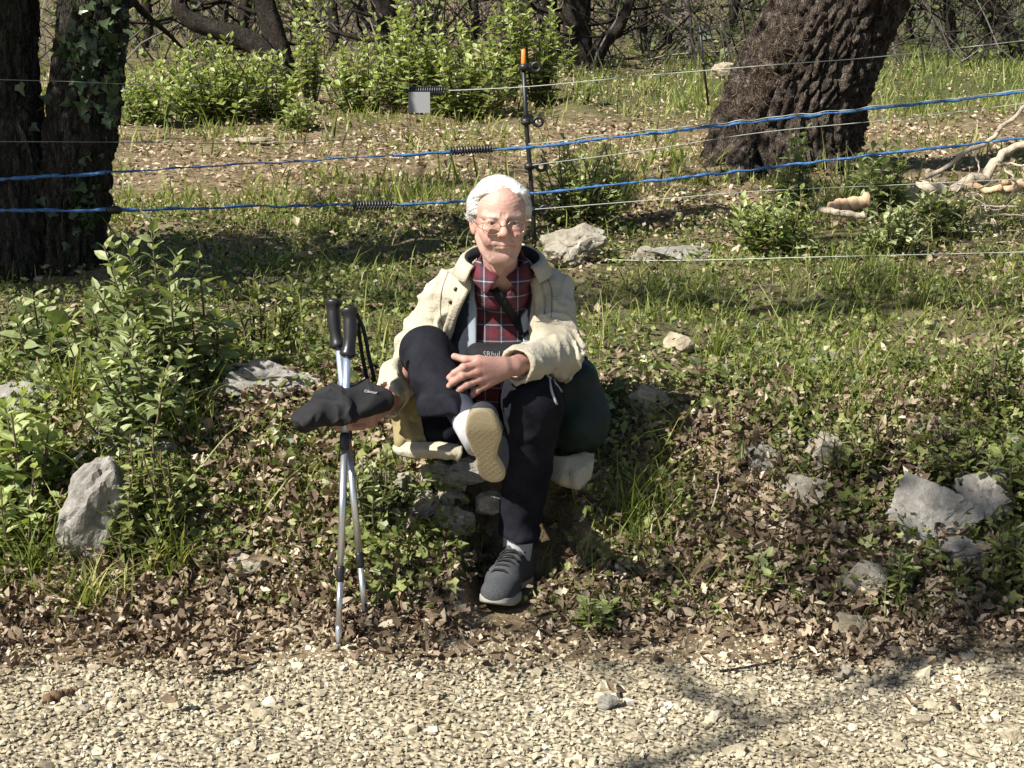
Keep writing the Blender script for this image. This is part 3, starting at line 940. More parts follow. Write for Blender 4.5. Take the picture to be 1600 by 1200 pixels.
# ---- tangled undergrowth of the wood: one far mass
mb = MB(); rg = np.random.default_rng(5)
for i in range(1700):
    y = rg.uniform(18.5, 42); x = rg.uniform(-1, 1) * (.36 * y + 1.0)
    p = np.array([x, y, float(H(x, y))]); d = np.array([rg.normal() * .7, rg.normal() * .4, 1.0 + rg.normal() * .3])
    pts = [p]; L = rg.uniform(.5, 2.2)
    for k in range(4):
        d = d + rg.normal(size=3) * .2; d /= np.linalg.norm(d); pts.append(pts[-1] + d * L / 4)
    V, F = tube(np.array(pts), np.linspace(.014, .004, 5) * rg.uniform(.5, 1.3), 3, False)
    mb.add(V, F, rg.random())
t = NT('twig')
t.base(t.ramp(t.attr(), [(0, (.012, .010, .008)), (.6, (.05, .042, .034)), (.93, (.09, .08, .068)), (1, (.19, .17, .14))])).set(Roughness=.9)
M['twig'] = t.m
tag(mb.build('undergrowth', M['twig']), 'tangle of bare grey twigs filling the wood behind', 'undergrowth', kind='stuff')
P = []
for i in range(540):
    y = rg.uniform(20, 60); x = rg.uniform(-1, 1) * (.37 * y + 1.5)
    c = np.array([x, y, float(H(x, y)) + rg.uniform(.1, 2.2)])
    P.append(c + rg.normal(size=(64, 3)) * (.34, .34, .28))
P = np.concatenate(P); k = len(P)
tm = diamond_leaf(.4)
V, F = scatter(tm[0], tm[1], P, frames(rg.normal(size=(k, 3)), rg.random(k) * 6.28), .085 * np.exp(rg.normal(size=k) * .3))
M['far_leaf'] = leafy('far_leaf', [(0, (.04, .06, .02)), (.5, (.12, .155, .05)), (1, (.28, .33, .11))], .4)
tag(mk('undergrowth_leaves', V, F, M['far_leaf'], attrs={'rnd': np.repeat(rg.random(k), len(tm[0]))}), 'dull green leaves of the far thicket', 'undergrowth', kind='stuff')
# ------------------------------------------------------------------ shrubs
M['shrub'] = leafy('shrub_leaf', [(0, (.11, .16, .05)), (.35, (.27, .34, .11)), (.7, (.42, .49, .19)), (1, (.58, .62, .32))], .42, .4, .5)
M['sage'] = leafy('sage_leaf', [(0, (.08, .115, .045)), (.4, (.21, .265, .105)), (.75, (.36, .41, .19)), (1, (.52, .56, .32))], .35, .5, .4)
M['stem'] = plain('green_stem', (.09, .10, .05), .8)
M['stem_brown'] = plain('brown_stem', (.10, .075, .05), .9)


def shrub(name, label, cat, base, h, w, stems, leaf, mat, seed, step=.035, tmpl=None, group=None, lean=(0, 0), depth=None, start=.15, per=2, stemmat='stem_brown', droop=.0):
    rg = np.random.default_rng(seed)
    root = empty(name, base); tag(root, label, cat, group)
    tmpl = tmpl or lance_leaf(.30)
    depth = depth or w
    sb = MB(); P = []; D = []; A = []; Sz = []
    for i in range(stems):
        a = rg.random() * 6.28; r = math.sqrt(rg.random())
        top = np.array([math.cos(a) * r * w / 2 + lean[0], math.sin(a) * r * depth / 2 + lean[1], h * (1 - .35 * r * r) * rg.uniform(.35, 1.15)])
        foot = np.array([top[0] * .35, top[1] * .35, -.02])
        mid = (foot + top) / 2 + rg.normal(size=3) * (w * .07, depth * .07, .01)
        path = smooth_path([foot, mid, top], 12)
        V, F = tube(path + np.array(base), np.linspace(.0055, .0022, 12) * (1 + .6 * (h > .7)), 4, False); sb.add(V, F)
        L = np.linalg.norm(np.diff(path, axis=0), axis=1).sum()
        m = max(3, int(L * (1 - start) / step))
        ph = rg.random() * 6.28
        for k in range(m):
            t_ = start + (1 - start) * (k + rg.random() * .4) / m
            x = t_ * 11; q = min(int(x), 10); p = path[q] + (path[q + 1] - path[q]) * (x - q)
            up = path[q + 1] - path[q]; up /= np.linalg.norm(up)
            for c in range(per):
                ph += 6.28 / per if c else 1.57 + rg.normal() * .3
                el = .15 + .9 * t_ ** 2 - droop
                hor = np.array([math.cos(ph), math.sin(ph), 0])
                d = hor * math.cos(el) + np.array([0, 0, math.sin(el)]) + rg.normal(size=3) * .2
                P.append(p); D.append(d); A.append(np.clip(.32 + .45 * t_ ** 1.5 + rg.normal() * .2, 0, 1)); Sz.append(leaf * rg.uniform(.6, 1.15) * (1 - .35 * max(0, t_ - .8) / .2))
    P = np.array(P); k = len(P)
    V, F = scatter(tmpl[0], tmpl[1], P + np.array(base), frames(np.array(D), rg.normal(size=k) * .4), np.array(Sz))
    sb.build('stems', M[stemmat], root, True)
    tag(root.children[0], kind='stuff')
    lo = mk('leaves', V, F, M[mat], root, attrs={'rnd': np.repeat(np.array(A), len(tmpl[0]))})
    tag(lo, kind='stuff')
    return root


def sc_(p):      # metres per photo pixel at a point
    return (p - C0) @ FWD / FPX


def shrub_px(label, px, py, top, wpx, stems, leaf, seed, name='green_shrub', mat='shrub', cat='shrub', group=None, Y=None, **kw):
    b = G(px, py) if Y is None else W(px, py, Y)
    b[2] = H(b[0], b[1])
    s_ = sc_(b)
    return shrub(name, label, cat, b, (py - top) * s_, wpx * s_, stems, leaf, mat, seed, group=group, **kw)


GL = 'leafy plants on the left bank'
_sp = shrub_px


def shrub_px(label, px, py, top, wpx, stems, leaf, seed, **kw):
    if py < 215 and kw.get('group') == GB:          # the far shrubs: fuller, larger leaves
        stems, leaf, top = int(stems * .7), leaf * 1.2, top - (22 if px > 480 else -18)
    if kw.get('group') == GL:
        top -= 22; stems = max(6, int(stems * .62)); leaf *= 1.08
    return _sp(label, px, py, top, wpx, stems, leaf, seed, **kw)


GB = 'bright green shrubs in front of the wood'
shrub_px('low bright shrub against the right side of the ivy-clad oak', 225, 196, 95, 110, 60, .075, 101, group=GB, step=.05)
shrub_px('widest bright green shrub under the arching limb', 340, 190, 42, 190, 120, .075, 102, group=GB, step=.05)
shrub_px('bright shrub at the foot of the arching-limb tree', 425, 186, 60, 110, 60, .075, 103, group=GB, step=.05)
shrub_px('small yellow-green shrub standing forward of the arching-limb tree', 465, 205, 128, 90, 40, .065, 104, group=GB, step=.05)
shrub_px('narrow upright shrub above the middle of the bare patch', 487, 160, 12, 60, 26, .075, 105, group=GB, step=.05)
shrub_px('round shrub left of the grey plate', 560, 175, 75, 130, 60, .075, 106, group=GB, step=.05)
shrub_px('tall leafy shrub right behind the grey plate', 640, 178, 20, 130, 80, .078, 107, group=GB, step=.05)
shrub_px('dense shrub between the grey plate and the orange-tipped post', 735, 188, 62, 170, 110, .075, 108, group=GB, step=.05)
shrub_px('tall spire of young leaves left of the orange post tip', 795, 160, -10, 70, 26, .085, 109, group=GB, step=.05)
shrub_px('shrub whose tips stand behind the orange post tip', 842, 165, 6, 80, 42, .08, 110, group=GB, step=.05)
shrub_px('slim sprig with pale leaves in front of the thick brown trunk', 888, 122, 36, 28, 7, .085, 111, group=GB, step=.05)
shrub_px('tiny sprig under the slack white wire', 915, 165, 128, 22, 6, .06, 112, group=GB, step=.05)
shrub_px('leafy bush right of the fence post, behind the pale boulder', 905, 352, 218, 175, 85, .05, 113, group=None, step=.034, name='leafy_bush')
GT = 'sprigs around the massive leaning tree'
shrub_px('upright sprig with pairs of pale leaves in front of the leaning trunk', 1224, 340, 206, 34, 8, .08, 120, group=GT, mat='sage')
shrub_px('second upright sprig before the leaning trunk, right of the first', 1252, 345, 206, 34, 9, .075, 121, group=GT, mat='sage')
shrub_px('sprig in the black shadow right of the leaning trunk', 1335, 312, 240, 34, 9, .07, 122, group=GT, mat='sage')
shrub_px('leafy plant in front of the dead branches', 1380, 350, 215, 90, 26, .075, 123, group=GT, mat='sage')
shrub_px('low bush just left of the two cut logs', 1215, 395, 295, 160, 70, .055, 124, group=GT, mat='shrub')
shrub_px('low bush in front of the two cut logs', 1400, 400, 315, 130, 50, .055, 125, group=GT, mat='sage')
shrub_px('low bush at the foot of the dead branch pile', 1470, 375, 285, 110, 40, .06, 126, group=GT, mat='sage')
GL = 'leafy plants on the left bank'
shrub_px('upright sage-like plant before the dark oak stems', 70, 580, 388, 90, 16, .062, 130, group=GL, mat='sage', name='leafy_plant', cat='plant', step=.024)
shrub_px('broad-leaved plant right of the sage-like one', 150, 590, 440, 120, 12, .085, 131, group=GL, mat='sage', name='leafy_plant', cat='plant', step=.04, tmpl=lance_leaf(.33))
shrub_px('tallest leafy plant left of the walking poles', 235, 640, 392, 170, 40, .062, 132, group=GL, mat='sage', name='leafy_plant', cat='plant', step=.026)
shrub_px('drooping leafy stem left of the grey lichen rock', 320, 620, 415, 60, 7, .072, 133, group=GL, mat='sage', name='leafy_plant', cat='plant', step=.028, droop=.35)
shrub_px('dense clump of small leaves in front of the tallest plant', 215, 700, 540, 210, 70, .048, 134, group=GL, mat='sage', name='leafy_plant', cat='plant', step=.022)
shrub_px('broad-leaved clump at the left edge above the leaning rock', 45, 790, 640, 150, 34, .065, 135, group=GL, mat='shrub', name='leafy_plant', cat='plant', step=.03)
shrub_px('low leafy clump under the left edge of the frame', 40, 860, 760, 130, 40, .045, 136, group=GL, mat='shrub', name='leafy_plant', cat='plant', step=.026)
shrub_px('dark thicket at the foot of the oak', 30, 560, 470, 130, 36, .04, 137, group=GL, mat='sage', name='leafy_plant', cat='plant', step=.03)
shrub_px('ivy-like clump draped over the leaning rock', 235, 850, 690, 140, 50, .038, 138, group=GL, mat='herb', name='leafy_plant', cat='plant', step=.02, droop=.3)
shrub_px('shaded clump of tall weeds left of the pole grips', 400, 560, 440, 150, 40, .045, 139, group=GL, mat='herb', name='leafy_plant', cat='plant', step=.03)
GR = 'leafy plants on the right bank'
shrub_px('dark ivy clump overhanging the big slab at the right edge', 1590, 790, 690, 110, 46, .042, 140, group=GR, mat='herb', name='leafy_plant', cat='plant', step=.022)
shrub_px('ivy clump below the big slab at the right edge', 1580, 930, 820, 90, 34, .045, 141, group=GR, mat='herb', name='leafy_plant', cat='plant', step=.024)
shrub_px('small ivy patch between the two pale stones', 1340, 745, 660, 120, 34, .036, 142, group=GR, mat='herb', name='leafy_plant', cat='plant', step=.022)
shrub_px('ivy patch at the foot of the seat stones', 590, 830, 715, 110, 46, .038, 143, group=GR, mat='sage', name='leafy_plant', cat='plant', step=.022)
shrub_px('weeds behind the right end of the bank', 1560, 640, 540, 130, 30, .04, 144, group=GR, mat='herb', name='leafy_plant', cat='plant', step=.03)
shrub_px('small green rosette right of the shoe', 930, 985, 930, 70, 14, .045, 145, group=GR, mat='shrub', name='leafy_plant', cat='plant', step=.02)
shrub_px('green sprouts left of the grey road-edge rock', 1195, 930, 865, 80, 14, .042, 146, group=GR, mat='shrub', name='leafy_plant', cat='plant', step=.022)
shrub_px('green sprouts right of the grey road-edge rock', 1400, 930, 850, 40, 10, .04, 147, group=GR, mat='shrub', name='leafy_plant', cat='plant', step=.022)

shrub_px('ivy hanging over the top of the broken grey slabs', 1495, 745, 690, 150, 46, .036, 148, group=GR, mat='herb', name='leafy_plant', cat='plant', step=.022, droop=.3)
shrub_px('small ivy clump in front of the tall leaning rock', 205, 880, 800, 70, 26, .036, 149, group=GR, mat='herb', name='leafy_plant', cat='plant', step=.02, droop=.2)
# ------------------------------------------------------------------ tufts of long grass
def tuft(px, py, label, n, L, w=.006, seed=0, Y=None):
    rg = np.random.default_rng(seed)
    b = G(px, py); root = empty('grass_tuft', b); tag(root, label, 'grass tuft', 'long grass tufts on the bank')
    mb = MB()
    for i in range(n):
        a = rg.random() * 6.28; l = L * rg.uniform(.5, 1.1); bend = rg.uniform(.25, 1.0)
        dr = np.array([math.cos(a), math.sin(a) * .7, 0])
        t_ = np.linspace(0, 1, 7)[:, None]
        pts = b + rg.normal(size=3) * (.03, .02, 0) + dr * (l * bend * t_ ** 1.7) + np.array([0, 0, 1.0]) * l * (t_ - .45 * bend * t_ ** 2.2)
        sd = np.array([-dr[1], dr[0], 0]); sd = sd / np.linalg.norm(sd)
        ww = w * (1 - t_ ** 1.6) * rg.uniform(.6, 1.2) + .0004
        V = np.stack([pts + sd * ww / 2, pts - sd * ww / 2], 1).reshape(-1, 3)
        F = np.array([(2 * k, 2 * k + 1, 2 * k + 3, 2 * k + 2) for k in range(6)])
        mb.add(V, F, np.clip(rg.normal(.55, .25), 0, 1))
    o = mb.build('blades', M['grass'], root, True); tag(o, kind='stuff')


tuft(985, 830, 'tall thin grass in the shadow right of the sitter', 34, .30, seed=1)
tuft(1040, 800, 'sparse long blades beside the shadowed hollow', 16, .26, seed=2)
tuft(140, 960, 'pale arching grass clump under the leaning rock', 60, .22, seed=3)
tuft(255, 900, 'green arching grass right of the leaning rock', 50, .24, seed=4)
tuft(60, 900, 'yellowish grass clump at the left edge of the bank', 50, .20, seed=5)
tuft(430, 560, 'long grass stems left of the pole grips', 40, .24, seed=6)
tuft(600, 540, 'long grass stems between the poles and his shoulder', 30, .20, seed=7)
tuft(1120, 560, 'bright green grass clump behind the right part of the bank', 60, .17, seed=8)
tuft(1010, 870, 'trailing grass blades right of his shoe', 26, .20, seed=9)
tuft(930, 560, 'pale straw stems behind his left shoulder', 14, .28, .004, seed=10)
tuft(110, 640, 'grass stems mixed into the left plants', 40, .26, seed=12)
tuft(290, 700, 'grass stems under the drooping leafy stem', 34, .22, seed=13)
tuft(1440, 480, 'grass clump below the lowest fence wire', 40, .17, seed=11)

# ------------------------------------------------------------------ rocks
M['lime'] = stone_mat('limestone', (.20, .18, .14), (.32, .29, .235), (.44, .41, .345), 7)
M['grey_rock'] = stone_mat('grey_limestone', (.165, .155, .14), (.28, .265, .24), (.40, .38, .345), 8)
M['tan_rock'] = stone_mat('tan_limestone', (.25, .21, .145), (.39, .335, .24), (.50, .44, .33), 7)


def icosphere(n):
    V, F = icosa()
    for _ in range(n):
        E = {}; V = list(map(tuple, V)); nf = []
        def mid(a, b):
            k = (min(a, b), max(a, b))
            if k not in E:
                m = np.array(V[a]) + np.array(V[b]); V.append(tuple(m / np.linalg.norm(m))); E[k] = len(V) - 1
            return E[k]
        for a, b, c in F:
            x, y, z = mid(a, b), mid(b, c), mid(c, a)
            nf += [(a, x, z), (x, b, y), (z, y, c), (x, y, z)]
        V = np.array(V); F = np.array(nf)
    return V, F


SPH = {1: icosphere(1), 2: icosphere(2), 3: icosphere(3), 4: icosphere(4)}


def rock_shape(size, seed, lod=3, planes=9, rough=.10, sharp=.62):
    rg = np.random.default_rng(seed)
    U, F = SPH[lod]
    r = np.full(len(U), 1.25)
    for _ in range(planes + 6):
        n = rg.normal(size=3); n /= np.linalg.norm(n)
        dd = rg.uniform(sharp, 1.0)
        c = U @ n
        r = np.minimum(r, np.where(c > .05, dd / np.maximum(c, .05), 9))
    V = U * r[:, None]
    nz = fbm(V[:, 0] * 2.2, V[:, 1] * 2.2, V[:, 2] * 2.2, seed=seed, oct=4)
    cr = np.abs(vnoise(V[:, 0] * 2.4, V[:, 1] * 2.4, V[:, 2] * 3.4, seed=seed + 3))
    V = V * (1 + rough * nz - rough * .9 * np.clip(.18 - cr, 0, 1) / .18)[:, None]
    return V * np.array(size), F


def rock_px(label, px, py, wpx, hpx, mat, seed, Y=None, yaw=0, tilt=0, pitch=0, lod=3, deep=.8, sink=.18, name='rock', cat='rock', group=None, **kw):
    """rock whose outline covers about wpx x hpx around (px, py) in the photograph"""
    if Y is None:
        g = G(px, py + hpx * .42); Y = g[1] + wpx * sc_(g) * deep * .3
    c = W(px, py, Y); s_ = sc_(c)
    V, F = rock_shape((wpx * s_ * .56, wpx * s_ * .5 * deep, hpx * s_ * .58), seed, lod, **kw)
    Rm = np.array(Matrix.Rotation(R(yaw), 3, 'Z') @ Matrix.Rotation(R(pitch), 3, 'X') @ Matrix.Rotation(R(tilt), 3, 'Y'))
    V = V @ Rm.T
    o = link(name, mesh_data(name, V, F, None, False, M[mat]))
    o.location = Vector([float(x) for x in c])
    return tag(o, label, cat, group)


rock_px('pale square-faced boulder behind his left shoulder', 892, 386, 100, 74, 'lime', 201, lod=4, tilt=-8, deep=.9, rough=.13)
rock_px('grey lichen-spotted rock left of the walking poles', 405, 600, 150, 66, 'grey_rock', 202, lod=4, rough=.16)
rock_px('low grey rock at the left edge', 30, 628, 100, 55, 'grey_rock', 203, lod=4)
rock_px('tall tan rock leaning right, half hidden by ivy', 150, 822, 100, 190, 'grey_rock', 204, lod=4, tilt=30, deep=.9, Y=4.0, sharp=.7)
rock_px('grey ivy-covered rock top above the tall leaning rock', 215, 690, 100, 60, 'grey_rock', 205, lod=3)
GS = 'rough stones piled under the sitter'
rock_px('top grey stone under the jacket hem', 690, 742, 62, 40, 'lime', 206, Y=4.125, group=GS)
rock_px('left pale stone of the pile under the seat', 632, 758, 52, 40, 'lime', 207, Y=4.115, group=GS)
rock_px('small dark stone in the middle of the pile', 700, 782, 44, 36, 'lime', 208, Y=4.08, group=GS)
rock_px('round pale stone low in the pile', 655, 798, 56, 50, 'lime', 209, Y=4.06, group=GS)
rock_px('broad pale stone at the foot of the pile', 700, 822, 66, 46, 'lime', 210, Y=4.03, lod=4, group=GS)
rock_px('white stone at the bottom left of the pile', 636, 828, 50, 34, 'lime', 211, Y=4.03, group=GS)
rock_px('pale stone behind his left calf', 762, 788, 46, 44, 'lime', 212, Y=4.09, group=GS)
rock_px('dark flat stone just under the jacket hem, right', 735, 735, 60, 34, 'grey_rock', 213, Y=4.13, group=GS)
rock_px('pale knobbly stone right of the bag', 1018, 626, 58, 46, 'tan_rock', 214, group=None)
rock_px('buff pointed stone in the grass behind the bank', 1062, 542, 48, 34, 'tan_rock', 215)
rock_px('flat olive stone half sunk in the grass', 1292, 562, 66, 24, 'grey_rock', 216)
rock_px('grey stone peeping from the ivy at mid right', 1190, 724, 60, 40, 'grey_rock', 217)
rock_px('pale round stone above the two in the right ivy', 1292, 706, 66, 60, 'lime', 218)
rock_px('pale stone below the round one in the right ivy', 1252, 766, 66, 56, 'lime', 219)
rock_px('largest grey slab at the right edge of the bank', 1450, 795, 125, 92, 'grey_rock', 220, lod=4, tilt=10, deep=.36, sharp=.72, pitch=-42)
rock_px('grey slab continuing right of the largest one', 1535, 770, 90, 74, 'grey_rock', 221, lod=4, sharp=.75, deep=.4, pitch=-42)
rock_px('light grey slab below the largest slab', 1503, 866, 100, 46, 'grey_rock', 222, lod=4, sharp=.75, deep=.5, pitch=-35)
rock_px('angular grey rock at the road edge on the right', 1343, 918, 92, 56, 'lime', 223, lod=4, sharp=.7)
rock_px('cream stone on the gravel edge under the angular rock', 1332, 984, 46, 50, 'tan_rock', 224)
rock_px('pale stone at the right edge among ivy', 1590, 700, 50, 24, 'grey_rock', 225)
rock_px('brown stone at the right edge above the road', 1592, 880, 40, 46, 'tan_rock', 226)
rock_px('buff stone half buried in leaves left of the poles', 392, 890, 62, 50, 'lime', 227)
rock_px('long cream stone lying before the pole tips', 470, 984, 62, 22, 'tan_rock', 228)
rock_px('pale yellow stone left of the leaning trunk', 1137, 116, 48, 26, 'tan_rock', 229)
rock_px('flat shaded stone under the lowest wire', 1075, 398, 90, 24, 'grey_rock', 230)
rock_px('small pale stone left of the shaded flat one', 1010, 400, 40, 26, 'lime', 231)
rock_px('flat white stone on the bare ground by the far grass', 400, 221, 62, 12, 'tan_rock', 232)
GE = 'larger stones lying on the gravel'
rock_px('round grey pebble on the gravel below his shoe', 948, 1098, 28, 28, 'grey_rock', 240, lod=2, group=GE)
rock_px('cream pebble on the gravel at lower right of centre', 992, 1152, 32, 18, 'tan_rock', 241, lod=2, group=GE)
rock_px('cream block on the gravel left of the pole tips', 412, 1118, 38, 20, 'tan_rock', 242, lod=2, group=GE)
rock_px('white pebble beside the brown wood chip', 134, 1108, 26, 14, 'lime', 243, lod=2, group=GE)
rock_px('pale pebble below the angular road-edge rock', 1322, 1050, 24, 20, 'lime', 244, lod=2, group=GE)
rock_px('cream pebble near the right end of the branch shadow', 1440, 1126, 34, 18, 'tan_rock', 245, lod=2, group=GE)
rock_px('white pebble at the right end of the gravel edge', 1510, 1028, 26, 16, 'lime', 246, lod=2, group=GE)
rock_px('cream pebble in the bottom right corner', 1582, 1152, 30, 28, 'tan_rock', 247, lod=2, group=GE)
rock_px('long cream pebble near the bottom, right of centre', 1150, 1172, 36, 16, 'tan_rock', 248, lod=2, group=GE)

# scattered loose stones over the woodland floor
rg = np.random.default_rng(44)
P = pts_on_ground(420, 3.75, 12, .2, 0)
U, F = SPH[2]
mb = MB()
for p in P:
    V, F_ = rock_shape(np.array([1, .8, .55]) * .009 * rg.lognormal(0, .4) * (1 + p[1] * .08), int(rg.integers(1e6)), 1)
    V = V @ rand_rot(1)[0].T
    mb.add(V + p + (0, 0, .006), F_, rg.random())
tag(mb.build('loose_stones', M['pebble']), 'small loose stones strewn over bank and woodland floor', 'stones', kind='stuff')

# ------------------------------------------------------------------ dead wood
M['dead_pale'] = bark_mat('bleached_wood', (.26, .21, .15), (.44, .37, .28), (.60, .53, .42), 10, 40, relief=.25)
M['dead_orange'] = bark_mat('peeled_wood', (.34, .21, .12), (.52, .36, .22), (.64, .49, .33), 10, 30, relief=.2)


M['rotten'] = bark_mat('rotten_wood', (.09, .055, .03), (.17, .11, .065), (.27, .19, .12), 10, 40, relief=.3)


def dead(name, label, cat, paths, mat, group=None, wig=.9):
    root = empty(name, paths[0][0][0]); tag(root, label, cat, group)
    for i, (pts, r0, r1) in enumerate(paths):
        n = 22
        P_ = smooth_path(pts, n); P_ = P_ + np.stack([fbm(np.arange(n) * .5, np.full(n, i * 3.1 + pts[0][0] * 5), seed=7 + k, oct=2) for k in range(3)], -1) * r0 * wig
        V, F = tube(P_, np.linspace(r0, r1, n) * (1 + .18 * vnoise(np.arange(n) * .9, np.full(n, 2.0 * i), seed=5)), 8)
        mk('limb' if i == 0 else 'twig', V, F, M[mat], root, True)
    return root


def GW(px, py, up=.0):
    g = G(px, py); g[2] += up; return g


dead('dead_branch', 'bleached dead branch slanting up to the right edge', 'branch',
     [([W(1447, 279, 8.3), W(1500, 246, 8.35), W(1548, 214, 8.4), W(1625, 150, 8.5)], .014, .012), ([W(1518, 234, 8.37), W(1530, 262, 8.3), W(1522, 285, 8.25)], .006, .003), ([W(1475, 262, 8.32), W(1466, 285, 8.3), W(1472, 315, 8.2)], .006, .003), ([W(1560, 205, 8.4), W(1590, 172, 8.6), W(1605, 150, 8.7)], .006, .003)], 'dead_pale')
dead('dead_branch', 'thicker bleached branch lying below the slanting one', 'branch',
     [([W(1385, 306, 8.25), W(1450, 297, 8.2), W(1510, 288, 8.15), W(1545, 262, 8.2), W(1630, 226, 8.25)], .036, .022), ([W(1545, 262, 8.2), W(1575, 255, 8.1), W(1610, 262, 8.0)], .01, .004), ([W(1560, 255, 8.2), W(1585, 280, 8.0), W(1580, 310, 7.9)], .007, .003)], 'dead_pale')
dead('dead_branch', 'peeled orange branch at the right edge, lowest of the pile', 'branch',
     [([W(1512, 292, 8.1), W(1550, 296, 8.05), W(1630, 290, 8.0)], .018, .022), ([W(1570, 286, 8.1), W(1600, 283, 8.1), W(1630, 282, 8.1)], .016, .014)], 'dead_orange')
tw = []
rg = np.random.default_rng(9)
for i in range(34):
    a = W(rg.uniform(1480, 1620), rg.uniform(270, 400), rg.uniform(7.4, 8.2)); a[2] = max(a[2], float(H(a[0], a[1])) + .01)
    d = np.array([rg.normal() * .2, rg.normal() * .1, rg.normal() * .08]); b = a + d; b[2] = max(b[2], float(H(b[0], b[1])) + .01)
    m_ = (a + b) / 2 + rg.normal(size=3) * .03
    tw.append(([a, m_, b], .004, .002))
dead('brushwood', 'spread of thin bleached twigs below the dead branches', 'brushwood', tw, 'dead_pale')
dead('cut_log', 'short peeled log with an orange face, upper of two', 'log', [([W(1296, 324, 7.95), W(1325, 319, 7.95), W(1357, 313, 7.95)], .034, .036)], 'dead_orange', 'cut logs below the leaning tree', .15)
dead('cut_log', 'thin whitish log, lower of two', 'log', [([W(1282, 325, 7.9), W(1305, 332, 7.85), W(1352, 337, 7.85)], .018, .02)], 'dead_pale', 'cut logs below the leaning tree', .3)
dead('stick', 'pale stick lying on top of the lichen-spotted rock', 'stick', [([W(338, 571, 4.72), W(370, 569, 4.72), W(404, 568, 4.72)], .006, .005)], 'dead_pale')
dead('stick', 'dark twig lying across the gravel edge at left', 'stick', [([GW(330, 1058, .01), GW(370, 1054, .012), GW(408, 1038, .012)], .006, .003)], 'bark_dark')
dead('stick', 'long thin twig on the gravel at right', 'stick', [([GW(1125, 1055, .012), GW(1200, 1045, .014), GW(1275, 1023, .012)], .004, .002)], 'bark_dark')
dead('wood_chip', 'brown chunk of rotten wood on the gravel at left', 'wood', [([GW(75, 1098, .010), GW(95, 1092, .012), GW(120, 1085, .010)], .013, .009)], 'rotten', wig=.3)
dead('stick', 'brown stick poking from leaves near the road-edge rock', 'stick', [([GW(1250, 945, .01), GW(1262, 930, .03), GW(1275, 915, .06)], .007, .006)], 'dead_pale')
dead('stick', 'bare brown twig across the ivy at right', 'stick', [([GW(1450, 715, .05), GW(1490, 712, .07), GW(1525, 700, .08)], .006, .004)], 'bark_plate')
dead('stick', 'thin twig beside the heap of leaves under the slab', 'stick', [([GW(1105, 830, .02), GW(1118, 805, .06), GW(1122, 785, .09)], .003, .002)], 'dead_pale')
# ------------------------------------------------------------------ implicit surfaces -> meshes
def v3(*a):
    return np.array(a if len(a) == 3 else a[0], np.float32)


def su(a, b, k=.02):
    h = np.clip(.5 + .5 * (b - a) / k, 0, 1)
    return b + (a - b) * h - k * h * (1 - h)


def ss(a, b, k=.01):          # smooth subtraction: a without b
    return -su(-a, b, k)


def si(a, b, k=.01):          # smooth intersection
    return -su(-a, -b, k)


def cap(P, a, b, r1, r2=None):
    a = v3(a); b = v3(b); r2 = r1 if r2 is None else r2
    ba = b - a; t = np.clip(((P - a) @ ba) / (ba @ ba + 1e-12), 0, 1)
    return np.linalg.norm(P - a - t[:, None] * ba, axis=1) - (r1 + (r2 - r1) * t)


def chain(P, pts, rads, k=.02):
    d = None
    for i in range(len(pts) - 1):
        c = cap(P, pts[i], pts[i + 1], rads[i], rads[i + 1])
        d = c if d is None else su(d, c, k)
    return d


def ell(P, c, r, rot=None):
    q = P - v3(c)
    if rot is not None:
        q = q @ np.asarray(rot, np.float32)     # rot columns are the local axes
    r = v3(r)
    k0 = np.linalg.norm(q / r, axis=1); k1 = np.linalg.norm(q / (r * r), axis=1)
    return k0 * (k0 - 1) / (k1 + 1e-9)


def rbox(P, c, h, r, rot=None):
    q = P - v3(c)
    if rot is not None:
        q = q @ np.asarray(rot, np.float32)
    q = np.abs(q) - (v3(h) - r)
    return np.linalg.norm(np.maximum(q, 0), axis=1) + np.minimum(q.max(1), 0) - r


